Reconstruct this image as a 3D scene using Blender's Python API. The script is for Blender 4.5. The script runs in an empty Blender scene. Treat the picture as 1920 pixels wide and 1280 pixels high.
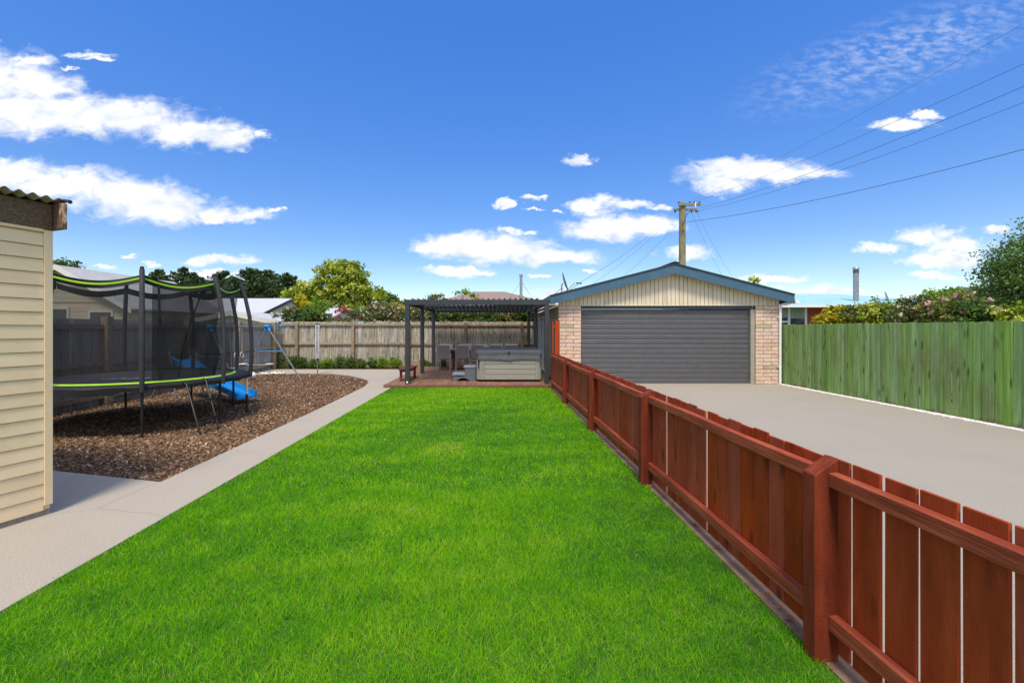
import bpy, math, random
import numpy as np
from mathutils import Vector, Matrix, Euler
random.seed(7); rng = np.random.default_rng(7)
R = math.radians
scene = bpy.context.scene
COL = scene.collection

# ------------------------------------------------------------ camera
cd = bpy.data.cameras.new('camera'); cam = bpy.data.objects.new('camera', cd); COL.objects.link(cam)
cd.sensor_width = 36.0; cd.lens = 15.6
cd.shift_x = 35/1920; cd.shift_y = -23/1920
cd.clip_start = 0.05; cd.clip_end = 2000
cam.location = (0, 0, 1.65); cam.rotation_euler = (R(90), 0, 0)
scene.camera = cam
F = 832.0                                   # focal length in photo pixels
def WX(px, Y): return (px-925)*Y/F           # photo column -> world x at depth Y
def WZ(py, Y): return 1.65-(py-617)*Y/F      # photo row -> height at depth Y

# ------------------------------------------------------------ exposure
vs = scene.view_settings
vs.view_transform = 'Standard'; vs.look = 'None'; vs.gamma = 1.0; vs.use_curve_mapping = False
vs.exposure = 1.36
scene.render.film_transparent = False
scene.cycles.max_bounces = 8; scene.cycles.transparent_max_bounces = 24

# ------------------------------------------------------------ sun
SUN_EL, SUN_AZ = 60.0, 185.0                 # azimuth: degrees clockwise from +Y (the view direction)
to_sun = Vector((math.sin(R(SUN_AZ))*math.cos(R(SUN_EL)), math.cos(R(SUN_AZ))*math.cos(R(SUN_EL)), math.sin(R(SUN_EL))))
sd = bpy.data.lights.new('sun', 'SUN'); sd.energy = 1.5; sd.angle = R(14); sd.color = (1.0, 0.90, 0.76)
sun = bpy.data.objects.new('sun', sd); COL.objects.link(sun)
sun.rotation_euler = to_sun.to_track_quat('Z', 'Y').to_euler()

# ------------------------------------------------------------ world
world = bpy.data.worlds.new('World'); scene.world = world; world.use_nodes = True
def build_world():
    nt = world.node_tree; nt.nodes.clear(); N = nt.nodes.new; L = nt.links.new
    out = N('ShaderNodeOutputWorld'); bg = N('ShaderNodeBackground'); bg.inputs['Strength'].default_value = 0.065
    L(bg.outputs[0], out.inputs[0])
    sky = N('ShaderNodeTexSky'); sky.sky_type = 'NISHITA'; sky.sun_disc = False
    sky.sun_elevation = R(SUN_EL); sky.sun_rotation = R(SUN_AZ); sky.air_density = 1.0; sky.dust_density = 0.6; sky.ozone_density = 1.5
    hs = N('ShaderNodeHueSaturation'); hs.inputs['Saturation'].default_value = SKY_SAT; hs.inputs['Value'].default_value = SKY_VAL
    hs.inputs['Hue'].default_value = SKY_HUE
    L(sky.outputs[0], hs.inputs['Color'])
    def M(op, a, b=None, c=None, clamp=False):
        m = N('ShaderNodeMath'); m.operation = op; m.use_clamp = clamp
        for i, v in enumerate((a, b, c)):
            if v is None: continue
            if isinstance(v, (int, float)): m.inputs[i].default_value = v
            else: L(v, m.inputs[i])
        return m.outputs[0]
    tc = N('ShaderNodeTexCoord'); sep = N('ShaderNodeSeparateXYZ'); L(tc.outputs['Generated'], sep.inputs[0])
    x, y, z = sep.outputs
    vr = N('ShaderNodeMapRange'); L(z, vr.inputs['Value']); vr.inputs['From Min'].default_value = 0.18; vr.inputs['From Max'].default_value = 0.6
    vr.inputs['To Min'].default_value = 1.06; vr.inputs['To Max'].default_value = 1.58; L(vr.outputs[0], hs.inputs['Value'])
    ys = M('MAXIMUM', y, 0.05)
    u = M('DIVIDE', x, ys); v = M('DIVIDE', z, ys)
    uv = N('ShaderNodeCombineXYZ'); L(u, uv.inputs[0]); L(v, uv.inputs[1])
    # wind-torn edges: two octaves of domain distortion
    def noise(vec, scale, detail, rough, sx=1, sy=1, dist=0.0):
        mp = N('ShaderNodeMapping'); mp.inputs['Scale'].default_value = (sx, sy, 1); L(vec, mp.inputs[0])
        n = N('ShaderNodeTexNoise'); n.inputs['Scale'].default_value = scale; n.inputs['Detail'].default_value = detail
        n.inputs['Roughness'].default_value = rough; n.inputs['Distortion'].default_value = dist
        L(mp.outputs[0], n.inputs['Vector']); return n
    nd = noise(uv.outputs[0], 7.0, 5, 0.6, 1, 1.6)
    off = N('ShaderNodeVectorMath'); off.operation = 'MULTIPLY_ADD'
    L(nd.outputs['Color'], off.inputs[0]); off.inputs[1].default_value = (0.12, 0.06, 0); off.inputs[2].default_value = (-0.06, -0.03, 0)
    ad0 = N('ShaderNodeVectorMath'); ad0.operation = 'ADD'; L(uv.outputs[0], ad0.inputs[0]); L(off.outputs[0], ad0.inputs[1])
    ne = noise(uv.outputs[0], 26.0, 4, 0.6, 1, 1.7)
    of2 = N('ShaderNodeVectorMath'); of2.operation = 'MULTIPLY_ADD'; L(ne.outputs['Color'], of2.inputs[0]); of2.inputs[1].default_value = (0.075, 0.030, 0); of2.inputs[2].default_value = (-0.0375, -0.015, 0)
    ad = N('ShaderNodeVectorMath'); ad.operation = 'ADD'; L(ad0.outputs[0], ad.inputs[0]); L(of2.outputs[0], ad.inputs[1])
    cl = [(-40,150,120,60),(60,160,90,32),(70,215,160,42),(220,222,150,38),(350,248,110,26),(440,262,55,18),(492,258,22,11),(50,118,60,13),(165,106,45,6),(190,114,22,4),(140,130,20,3),
          (20,322,70,26),(110,345,110,34),(230,360,110,36),(300,385,130,34),(420,402,90,14),(516,397,12,4),
          (405,488,66,11),(240,483,16,4),(292,491,16,4),(200,501,20,4),(370,515,110,7),
          (830,462,55,22),(930,466,120,28),(1040,480,90,15),(985,434,16,6),(955,432,18,5),(850,510,74,11),
          (1120,382,50,16),(1180,382,40,9),(1225,389,30,6),(1150,424,90,24),(1230,424,55,18),(1290,476,50,14),
          (1400,320,120,24),(1350,350,50,20),(1490,330,80,14),(1088,296,26,8),(1004,373,26,5),(948,382,18,7),(1040,394,14,4),(998,390,16,3),
          (1690,232,60,9),(1735,218,30,8),(1650,462,40,11),(1740,440,55,18),(1790,462,65,16),(1770,486,75,16),(1755,515,50,7),(1862,428,32,8),
          (1440,524,60,9),(1540,545,95,9),(1350,548,80,6),(905,512,20,6),(1030,551,45,8),(1010,515,14,4),(1100,507,20,4)]
    acc = None
    for (px, py, rx, ry) in cl:
        s = N('ShaderNodeVectorMath'); s.operation = 'SUBTRACT'; L(ad.outputs[0], s.inputs[0]); s.inputs[1].default_value = ((px-925)/F, (617-py)/F, 0)
        m = N('ShaderNodeVectorMath'); m.operation = 'MULTIPLY'; L(s.outputs[0], m.inputs[0]); m.inputs[1].default_value = (F/rx/1.12, F/ry/1.12, 0)
        l = N('ShaderNodeVectorMath'); l.operation = 'LENGTH'; L(m.outputs[0], l.inputs[0])
        acc = l.outputs['Value'] if acc is None else M('SMOOTH_MIN', acc, l.outputs['Value'], 0.35)
    n2 = noise(uv.outputs[0], 16.0, 8, 0.62, 1, 1.8, 0.6)
    fld = M('ADD', M('SUBTRACT', 1.0, acc), M('MULTIPLY', M('SUBTRACT', n2.outputs['Fac'], 0.5), 1.25))
    dens = N('ShaderNodeMapRange'); dens.interpolation_type = 'SMOOTHSTEP'; L(fld, dens.inputs['Value'])
    dens.inputs['From Min'].default_value = -0.14; dens.inputs['From Max'].default_value = 0.66
    inside = M('GREATER_THAN', y, 0.06)
    d1 = M('MULTIPLY', dens.outputs[0], inside)
    # mottled high cloud in the upper right
    s = N('ShaderNodeVectorMath'); s.operation = 'SUBTRACT'; L(uv.outputs[0], s.inputs[0]); s.inputs[1].default_value = ((1700-925)/F, (617-95)/F, 0)
    rt = N('ShaderNodeVectorRotate'); rt.rotation_type = 'Z_AXIS'; rt.inputs['Angle'].default_value = R(-18); L(s.outputs[0], rt.inputs[0])
    m = N('ShaderNodeVectorMath'); m.operation = 'MULTIPLY'; L(rt.outputs[0], m.inputs[0]); m.inputs[1].default_value = (F/380, F/85, 0)
    l = N('ShaderNodeVectorMath'); l.operation = 'LENGTH'; L(m.outputs[0], l.inputs[0])
    n3 = noise(uv.outputs[0], 30.0, 4, 0.6, 1, 2.4)
    cm = N('ShaderNodeMapRange'); L(n3.outputs['Fac'], cm.inputs['Value']); cm.inputs['From Min'].default_value = 0.42; cm.inputs['From Max'].default_value = 0.75
    c1 = M('MULTIPLY', M('SUBTRACT', 1.0, l.outputs['Value'], clamp=True), cm.outputs[0])
    c1 = M('MULTIPLY', M('MULTIPLY', c1, 0.52), inside)
    # scattered clouds of the same kind over the rest of the sky
    zs = M('MAXIMUM', z, 0.08)
    pl = N('ShaderNodeCombineXYZ'); L(M('DIVIDE', x, zs), pl.inputs[0]); L(M('DIVIDE', y, zs), pl.inputs[1])
    n4 = noise(pl.outputs[0], 0.9, 8, 0.6)
    g = N('ShaderNodeMapRange'); g.interpolation_type = 'SMOOTHSTEP'; L(n4.outputs['Fac'], g.inputs['Value']); g.inputs['From Min'].default_value = 0.43; g.inputs['From Max'].default_value = 0.58
    omask = N('ShaderNodeMapRange'); L(y, omask.inputs['Value']); omask.inputs['From Min'].default_value = 0.45; omask.inputs['From Max'].default_value = 0.30
    d2 = M('MULTIPLY', g.outputs[0], omask.outputs[0])
    d2 = M('MULTIPLY', d2, M('GREATER_THAN', z, 0.02))
    tot = M('MAXIMUM', M('MAXIMUM', d1, c1), d2, clamp=True)
    n5 = noise(uv.outputs[0], 9.0, 6, 0.6, 1, 2.2)
    cr = N('ShaderNodeValToRGB'); L(n5.outputs['Fac'], cr.inputs[0])
    cr.color_ramp.elements[0].position = 0.3; cr.color_ramp.elements[0].color = (0.62, 0.68, 0.78, 1)
    cr.color_ramp.elements[1].position = 0.55; cr.color_ramp.elements[1].color = (0.93, 0.93, 0.93, 1)
    cs = N('ShaderNodeVectorMath'); cs.operation = 'SCALE'; cs.inputs['Scale'].default_value = CLOUD_V; L(cr.outputs[0], cs.inputs[0])
    mx = N('ShaderNodeMix'); mx.data_type = 'RGBA'; L(tot, mx.inputs['Factor']); L(hs.outputs[0], mx.inputs['A']); L(cs.outputs[0], mx.inputs['B'])
    L(mx.outputs['Result'], bg.inputs['Color'])
SKY_SAT, SKY_VAL, SKY_HUE, CLOUD_V = 1.38, 1.0, 0.514, 7.4
build_world()

# ------------------------------------------------------------ materials
def lin(r, g, b, k=1.0):
    f = lambda c: ((c/255)/12.92 if c/255 <= 0.04045 else ((c/255+0.055)/1.055)**2.4)*k
    return (f(r), f(g), f(b), 1)
MATS = {}
def mat(name, cols, scale=5.0, stretch=(1,1,1), rough=0.7, bump=0.0, bscale=None, vary=0.0, detail=6, metal=0.0,
        stain=None, world=False, spec=0.4, translucent=0.0, attr=False, bstretch=None, knots=None, cracks=False, dirt=None, alpha=None, contrast=(0.3,0.7), stain2=None, huevary=0.0):
    if name in MATS: return MATS[name]
    m = bpy.data.materials.new(name); m.use_nodes = True; nt = m.node_tree; nt.nodes.clear(); N = nt.nodes.new; L = nt.links.new
    out = N('ShaderNodeOutputMaterial'); b = N('ShaderNodeBsdfPrincipled'); L(b.outputs[0], out.inputs[0])
    b.inputs['Roughness'].default_value = rough; b.inputs['Metallic'].default_value = metal; b.inputs['Specular IOR Level'].default_value = spec
    tc = N('ShaderNodeTexCoord'); oi = N('ShaderNodeObjectInfo')
    geo = N('ShaderNodeNewGeometry')
    sc = N('ShaderNodeVectorMath'); sc.operation = 'SCALE'; sc.inputs[0].default_value = (37, 53, 71); L(oi.outputs['Random'], sc.inputs['Scale'])
    ad = N('ShaderNodeVectorMath'); ad.operation = 'ADD'; L(geo.outputs['Position'] if world else tc.outputs['Object'], ad.inputs[0])
    if not world: L(sc.outputs[0], ad.inputs[1])
    mp = N('ShaderNodeMapping'); mp.inputs['Scale'].default_value = stretch; L(ad.outputs[0], mp.inputs[0])
    nz = N('ShaderNodeTexNoise'); nz.inputs['Scale'].default_value = scale; nz.inputs['Detail'].default_value = detail; nz.inputs['Roughness'].default_value = 0.6
    L(mp.outputs[0], nz.inputs['Vector'])
    cr = N('ShaderNodeValToRGB'); e = cr.color_ramp.elements
    while len(e) < len(cols): e.new(0.5)
    for i, c in enumerate(cols):
        e[i].position = contrast[0]+(contrast[1]-contrast[0])*i/max(1, len(cols)-1) if len(cols) > 1 else 0; e[i].color = c
    if len(cols) == 1 : e[1].color = cols[0]
    if attr:
        at = N('ShaderNodeAttribute'); at.attribute_name = 'v'; L(at.outputs['Fac'], cr.inputs[0])
    else: L(nz.outputs['Fac'], cr.inputs[0])
    c = cr.outputs[0]
    for st in (stain, stain2):
        if st:
            scol, ss, sst, lo, hi, amt = st
            mp2 = N('ShaderNodeMapping'); mp2.inputs['Scale'].default_value = sst; L(geo.outputs['Position'], mp2.inputs[0])
            n2 = N('ShaderNodeTexNoise'); n2.inputs['Scale'].default_value = ss; n2.inputs['Detail'].default_value = 7; n2.inputs['Roughness'].default_value = 0.65; L(mp2.outputs[0], n2.inputs['Vector'])
            mr = N('ShaderNodeMapRange'); mr.inputs['From Min'].default_value = lo; mr.inputs['From Max'].default_value = hi; mr.inputs['To Max'].default_value = amt
            L(n2.outputs['Fac'], mr.inputs['Value'])
            mx = N('ShaderNodeMix'); mx.data_type = 'RGBA'; L(mr.outputs[0], mx.inputs['Factor']); L(c, mx.inputs['A']); mx.inputs['B'].default_value = scol
            c = mx.outputs['Result']
    if knots:
        mk_ = N('ShaderNodeMapping'); mk_.inputs['Scale'].default_value = knots[0]; L(ad.outputs[0], mk_.inputs[0])
        vo = N('ShaderNodeTexVoronoi'); vo.inputs['Scale'].default_value = 1.0; L(mk_.outputs[0], vo.inputs['Vector'])
        mr = N('ShaderNodeMapRange'); mr.inputs['From Min'].default_value = 0.24; mr.inputs['From Max'].default_value = 0.08; mr.inputs['To Max'].default_value = knots[2]; L(vo.outputs['Distance'], mr.inputs['Value'])
        mx = N('ShaderNodeMix'); mx.data_type = 'RGBA'; L(mr.outputs[0], mx.inputs['Factor']); L(c, mx.inputs['A']); mx.inputs['B'].default_value = knots[1]
        c = mx.outputs['Result']
    if cracks:
        n6 = N('ShaderNodeTexNoise'); n6.inputs['Scale'].default_value = 1.3; n6.inputs['Detail'].default_value = 5; L(geo.outputs['Position'], n6.inputs['Vector'])
        v6 = N('ShaderNodeVectorMath'); v6.operation = 'MULTIPLY_ADD'; L(n6.outputs['Color'], v6.inputs[0]); v6.inputs[1].default_value = (0.35,0.35,0); L(geo.outputs['Position'], v6.inputs[2])
        vo = N('ShaderNodeTexVoronoi'); vo.feature = 'DISTANCE_TO_EDGE'; vo.inputs['Scale'].default_value = 0.42; L(v6.outputs[0], vo.inputs['Vector'])
        mr = N('ShaderNodeMapRange'); mr.inputs['From Min'].default_value = 0.0035; mr.inputs['From Max'].default_value = 0.001; mr.inputs['To Max'].default_value = 0.28; L(vo.outputs['Distance'], mr.inputs['Value'])
        mx = N('ShaderNodeMix'); mx.data_type = 'RGBA'; L(mr.outputs[0], mx.inputs['Factor']); L(c, mx.inputs['A']); mx.inputs['B'].default_value = lin(92,86,78)
        c = mx.outputs['Result']
    if dirt:
        sx = N('ShaderNodeSeparateXYZ'); L(geo.outputs['Position'], sx.inputs[0])
        n7 = N('ShaderNodeTexNoise'); n7.inputs['Scale'].default_value = 7; n7.inputs['Detail'].default_value = 4; L(geo.outputs['Position'], n7.inputs['Vector'])
        ma = N('ShaderNodeMath'); ma.operation = 'MULTIPLY_ADD'; L(n7.outputs['Fac'], ma.inputs[0]); ma.inputs[1].default_value = dirt[1]*1.6; L(sx.outputs[2], ma.inputs[2])
        mr = N('ShaderNodeMapRange'); mr.inputs['From Min'].default_value = dirt[1]*1.35; mr.inputs['From Max'].default_value = dirt[1]*0.8; mr.inputs['To Max'].default_value = 0.8; L(ma.outputs[0], mr.inputs['Value'])
        mx = N('ShaderNodeMix'); mx.data_type = 'RGBA'; L(mr.outputs[0], mx.inputs['Factor']); L(c, mx.inputs['A']); mx.inputs['B'].default_value = dirt[0]
        c = mx.outputs['Result']
    if vary or huevary:
        hs = N('ShaderNodeHueSaturation')
        if vary:
            mr = N('ShaderNodeMapRange'); mr.inputs['To Min'].default_value = 1-vary; mr.inputs['To Max'].default_value = 1+vary; L(oi.outputs['Random'], mr.inputs['Value'])
            L(mr.outputs[0], hs.inputs['Value'])
        if huevary:
            w = N('ShaderNodeTexWhiteNoise'); w.noise_dimensions = '1D'; L(oi.outputs['Random'], w.inputs['W'])
            mr = N('ShaderNodeMapRange'); mr.inputs['To Min'].default_value = 1-huevary; mr.inputs['To Max'].default_value = 1+huevary; L(w.outputs['Value'], mr.inputs['Value'])
            L(mr.outputs[0], hs.inputs['Saturation'])
        L(c, hs.inputs['Color']); c = hs.outputs[0]
    L(c, b.inputs['Base Color'])
    if bump:
        mp3 = N('ShaderNodeMapping'); mp3.inputs['Scale'].default_value = bstretch or stretch; L(ad.outputs[0], mp3.inputs[0])
        n3 = N('ShaderNodeTexNoise'); n3.inputs['Scale'].default_value = bscale or scale*3; n3.inputs['Detail'].default_value = 5; L(mp3.outputs[0], n3.inputs['Vector'])
        bp = N('ShaderNodeBump'); bp.inputs['Strength'].default_value = min(1, bump); bp.inputs['Distance'].default_value = 0.01; L(n3.outputs['Fac'], bp.inputs['Height'])
        L(bp.outputs[0], b.inputs['Normal'])
    if translucent:
        t = N('ShaderNodeBsdfTranslucent'); L(c, t.inputs['Color']); ms = N('ShaderNodeMixShader'); ms.inputs[0].default_value = translucent
        L(b.outputs[0], ms.inputs[1]); L(t.outputs[0], ms.inputs[2]); L(ms.outputs[0], out.inputs[0])
    if alpha is not None:
        t = N('ShaderNodeBsdfTransparent'); ms = N('ShaderNodeMixShader'); ms.inputs[0].default_value = alpha
        L(t.outputs[0], ms.inputs[1]); L(b.outputs[0], ms.inputs[2]); L(ms.outputs[0], out.inputs[0])
    MATS[name] = m; return m

m_conc = mat('exposed aggregate concrete', [lin(142,136,124), lin(163,156,142), lin(180,172,157)], 90, rough=0.9, bump=0.35, bscale=260, world=True, spec=0.2,
             stain=(lin(140,133,124), 0.9, (1,1,1), 0.45, 0.75, 0.22), stain2=(lin(92,88,82), 190, (1,1,1), 0.56, 0.7, 0.6))
m_path = mat('path concrete', [lin(152,144,131), lin(173,164,149), lin(189,180,165)], 90, rough=0.9, bump=0.35, bscale=260, world=True, spec=0.2,
             stain=(lin(150,142,132), 0.9, (1,1,1), 0.45, 0.75, 0.22), stain2=(lin(104,98,90), 190, (1,1,1), 0.58, 0.7, 0.55), cracks=True)
m_soil = mat('dark soil', [lin(60,45,32), lin(95,75,55)], 12, rough=1, bump=0.6, world=True)
m_turf = mat('turf soil', [lin(40,70,18), lin(70,110,25)], 6, rough=1, world=True)
m_ground = mat('distant grass ground', [lin(70,90,45), lin(110,120,70)], 0.5, rough=1, world=True)
m_mow = mat('mowing strip', [lin(112,84,64), lin(146,120,98)], 6, rough=0.95, bump=0.4, bscale=60, world=True, stain=(lin(85,60,42), 5, (1,1,1), 0.5, 0.7, 0.6))
m_red = mat('stained red timber', [lin(146,60,30), lin(161,68,36), lin(176,80,45)], 2.4, (5,5,0.8), 0.7, 0.3, 14, vary=0.09, huevary=0.06, bstretch=(14,14,1),
            stain=(lin(88,36,18), 3.0, (1,1,0.6), 0.5, 0.75, 0.55), stain2=(lin(186,98,62), 22, (1,1,0.25), 0.62, 0.8, 0.4), spec=0.25, knots=((7,7,2.4), lin(70,26,14), .7))
m_redpost = mat('stained red post', [lin(104,42,23), lin(122,50,28), lin(140,62,36)], 2.6, (6,6,0.9), 0.75, 0.4, 16, vary=0.07, bstretch=(6,6,14),
            stain=(lin(88,38,20), 5.0, (1,1,0.8), 0.5, 0.75, 0.5), stain2=(lin(168,92,60), 26, (1,1,0.5), 0.62, 0.8, 0.35), spec=0.2, knots=((5,5,2.2), lin(64,26,14), .7))
m_redrail = mat('stained red rail', [lin(132,54,32), lin(154,70,43), lin(180,96,66)], 3.2, (9,0.7,9), 0.62, 0.45, 9, vary=0.08, bstretch=(14,1,14),
            stain=(lin(94,40,22), 3.0, (1,0.6,1), 0.5, 0.75, 0.5), stain2=(lin(186,104,70), 18, (1,0.3,1), 0.6, 0.78, 0.45), spec=0.3)
m_green = mat('green painted timber', [lin(112,142,74), lin(130,164,90), lin(158,190,118)], 2.2, (8,8,0.4), 0.8, 0.35, 8, vary=0.16, huevary=0.14,
            stain=(lin(112,100,70), 1.1, (1.8,1.8,0.6), 0.5, 0.72, 0.65), stain2=(lin(186,190,160), 7, (5,5,1.2), 0.66, 0.74, 0.6), bstretch=(14,14,1), spec=0.12, knots=((8,8,1.8), lin(58,78,44), .8), dirt=(lin(120,98,72), .16))
m_grey = mat('weathered grey timber', [lin(122,115,101), lin(162,155,138), lin(198,192,174)], 2.6, (9,9,0.5), 0.9, 0.4, 8, vary=0.13, huevary=0.2,
            stain=(lin(92,82,64), 3.2, (4,4,0.6), 0.52, 0.64, 0.75), stain2=(lin(206,202,184), 6, (5,5,0.5), 0.56, 0.68, 0.6), bstretch=(14,14,1), spec=0.15, knots=((7,7,1.8), lin(84,72,54), .8))
m_greyrail = mat('weathered fence post', [lin(128,110,86), lin(158,140,114), lin(176,160,134)], 4, (5,5,1), 0.9, 0.4, 10, vary=0.12, spec=0.15,
            stain=(lin(96,84,62), 9, (1,1,1), 0.5, 0.7, 0.6))
m_zinc = mat('weathered corrugated sheet', [lin(124,122,116), lin(150,148,142), lin(172,170,164)], 1.6, (6,6,0.4), 0.6, 0.1, 6, vary=0.1, metal=0.0, spec=0.4,
            stain=(lin(104,100,92), 2.5, (3,3,0.4), 0.5, 0.7, 0.6))
m_cream = mat('cream weatherboard', [lin(222,198,158), lin(230,207,168), lin(235,214,178)], 2, (1,1,1), 0.55, 0.06, 25, vary=0.02, stain=(lin(160,146,118), 5, (1,1,1), 0.58, 0.8, 0.35), spec=0.35)
m_creamg = mat('cream gable board', [lin(198,184,152), lin(218,206,176), lin(226,214,186)], 2, (6,6,0.4), 0.6, 0.1, 12, vary=0.03,
            stain=(lin(172,142,104), 4, (5,5,0.35), 0.56, 0.72, 0.55), stain2=(lin(150,132,100), 1.2, (9,1,0.25), 0.6, 0.8, 0.4))
m_fasc = mat('peeling brown fascia', [lin(78,62,48), lin(98,80,64), lin(118,100,82)], 4, (1,9,9), 0.8, 0.5, 12, stain=(lin(170,155,135), 28, (1,0.6,2.5), 0.62, 0.72, 0.6))
m_fascpeel = mat('peeled board end', [lin(92,66,46), lin(150,110,80), lin(205,188,165)], 14, (1,1,0.8), 0.8, 0.6, 25, contrast=(0.4,0.62))
m_fibro = mat('fibre cement roofing', [lin(118,114,92), lin(140,135,110), lin(155,150,125)], 6, rough=0.9, bump=0.2, stain=(lin(90,90,66), 12, (1,1,1), 0.5, 0.75, 0.6))
m_black = mat('black rubber', [lin(24,24,26)], rough=0.6)
m_pad = mat('black pvc pad', [lin(22,22,24), lin(32,32,34)], 5, rough=0.7, bump=0.25, bscale=9)
m_sleeve = mat('charcoal foam sleeve', [lin(48,48,50), lin(62,62,64)], 6, rough=0.55, bump=0.3, bscale=14)
m_steelblk = mat('black painted steel', [lin(26,27,29)], rough=0.5, spec=0.4)
m_lime = mat('lime green trim', [lin(138,190,24), lin(154,206,40)], 8, rough=0.55)
m_net = mat('fine black safety net', [lin(36,36,38)], rough=0.9, alpha=0.47)
m_net2 = mat('bunched black safety net', [lin(22,22,24)], rough=0.9, alpha=0.68)
m_matb = mat('trampoline jump mat', [lin(44,44,46), lin(56,56,58)], 30, rough=0.7)
m_white = mat('white paint', [lin(232,232,230), lin(240,240,238)], 4, rough=0.45)
m_whiteprint = mat('pale print', [lin(190,190,188)], rough=0.6)
m_blue = mat('blue plastic', [lin(20,140,215), lin(35,160,232)], 3, rough=0.35, spec=0.5)
m_galv = mat('galvanised steel', [lin(140,143,146), lin(172,175,178)], 8, rough=0.4, metal=0.5)
m_greystl = mat('grey powder coated tube', [lin(120,124,128)], rough=0.45)
m_char = mat('charcoal powder coat', [lin(52,54,57), lin(60,62,65)], 3, rough=0.45, spec=0.45)
m_louv = mat('charcoal louvre', [lin(46,48,52)], rough=0.5)
m_deck = mat('brown decking', [lin(96,68,52), lin(130,98,76), lin(156,122,96)], 3, (9,0.6,9), 0.7, 0.35, 12, vary=0.12, world=False, stain=(lin(168,120,84), 1.2, (1,1,1), 0.52, 0.72, 0.45))
m_deckf = mat('deck fascia timber', [lin(104,66,46), lin(140,98,72)], 3, (0.6,9,9), 0.7, 0.3, 12)
m_furn = mat('red brown furniture timber', [lin(92,44,32), lin(120,58,42)], 4, (2,2,2), 0.5, 0.15, 20)
m_sling = mat('grey sling fabric', [lin(140,130,127), lin(156,147,144)], 60, (1,1,3), 0.85, vary=0.04)
m_slingl = mat('pale grey chair frame', [lin(190,188,185)], rough=0.4)
m_tub = mat('grey green tub cabinet', [lin(142,140,126), lin(156,154,140)], 2, (0.5,4,6), 0.6, 0.1, 30, vary=0.03)
m_cover = mat('grey vinyl tub cover', [lin(84,86,88), lin(98,100,103)], 3, rough=0.42, bump=0.25, bscale=8)
m_step = mat('grey plastic step', [lin(92,96,102), lin(104,108,114)], 3, rough=0.5)
m_steptop = mat('pale grey plastic tread', [lin(128,134,142)], 3, rough=0.5)
m_brick = mat('pale pink split brick', [lin(200,170,148), lin(218,190,168), lin(232,208,188)], 9, (1,1,2), 0.9, 0.9, 34, vary=0.06, huevary=0.15, spec=0.15, stain=(lin(176,142,120), 22, (1,1,2), 0.55, 0.75, 0.4))
m_brickg = mat('mottled grey split brick', [lin(160,154,124), lin(196,184,152)], 9, (1,1,2), 0.9, 0.9, 34, spec=0.15)
m_mortar = mat('mortar', [lin(88,72,60), lin(104,86,74)], 20, rough=0.95, world=True)
m_sidewall = mat('side block wall', [lin(158,150,128), lin(176,168,146)], 6, rough=0.9, bump=0.3)
m_bluef = mat('blue fascia paint', [lin(62,94,112), lin(72,106,126)], 3, rough=0.5, vary=0.0, stain=(lin(52,80,98), 3, (0.5,1,3), 0.5, 0.8, 0.4))
m_roofdk = mat('dark metal roofing', [lin(58,60,64)], rough=0.5)
m_doorg = mat('charcoal garage door', [lin(86,86,88), lin(96,96,98)], 4, rough=0.42, spec=0.45, stain=(lin(92,92,94), 2, (1,1,3), 0.5, 0.8, 0.35))
m_jamb = mat('grey beige jamb', [lin(150,142,124), lin(166,158,140)], 6, rough=0.8)
m_lintel = mat('slate blue lintel', [lin(48,58,70)], rough=0.5)
m_glass = mat('dark window glass', [lin(48,56,60), lin(70,80,84)], 1.0, rough=0.08, spec=0.8)
m_curtain = mat('pale curtain behind glass', [lin(130,140,132), lin(160,168,158)], 3, (8,1,0.3), rough=0.3)
m_teal = mat('pale blue green roof', [lin(146,190,196), lin(164,206,210)], 2, rough=0.6)
m_redbrick = mat('red brick wall', [lin(150,66,48), lin(176,84,62)], 8, (1,1,3), rough=0.9, bump=0.4)
m_pole = mat('lichened timber pole', [lin(112,106,80), lin(140,134,104), lin(158,152,122)], 4, (4,4,0.4), 0.9, 0.5, 8, stain=(lin(90,92,56), 9, (1,1,0.5), 0.5, 0.7, 0.6))
m_wire = mat('dark cable', [lin(70,74,84)], rough=0.6)
m_ins = mat('dark insulator', [lin(50,42,36)], rough=0.3)
m_offwall = mat('off white wall', [lin(200,196,186), lin(214,210,202)], 2, rough=0.7)
m_creamwall = mat('pale cream house board', [lin(192,180,154), lin(208,196,172)], 2, rough=0.7, vary=0.03)
m_zroof = mat('zincalume roofing', [lin(190,192,190), lin(206,208,206)], 1.5, (1,6,1), 0.5, metal=0.1)
m_zroof2 = mat('dull grey roofing', [lin(160,160,156), lin(184,184,180)], 1.5, (6,1,1), 0.6, stain=(lin(140,136,130), 6, (1,1,1), 0.55, 0.75, 0.5))
m_tile = mat('brown roof tiles', [lin(118,98,92), lin(160,140,132)], 20, (1,1,1), 0.9, 0.5, 30)
m_darkroof = mat('dark slate roof', [lin(82,86,96)], rough=0.7)
m_bark = mat('bark chips', [lin(66,47,34), lin(106,80,58), lin(154,126,98), lin(222,204,178)], rough=0.9, attr=True, contrast=(0.0,1.0), spec=0.2)
m_shell = mat('white shell gravel', [lin(215,208,196), lin(250,248,242)], rough=0.8, attr=True, contrast=(0.0,1.0))
m_grass = mat('lawn blades', [(0.03,0.17,0.001,1), (0.10,0.41,0.001,1), (0.21,0.58,0.002,1), (0.42,0.66,0.01,1), (0.60,0.56,0.18,1)], rough=0.5, attr=True, translucent=0.45, contrast=(0.0,1.0), spec=0.12)
m_trunk = mat('bark of trunk', [lin(84,70,54), lin(120,102,82)], 8, (2,2,0.5), 0.95, 0.5, 20)
def leafmat(name, cols, tr=0.3): return mat(name, cols, rough=0.55, attr=True, translucent=tr, contrast=(0.0,1.0), spec=0.25)
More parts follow.
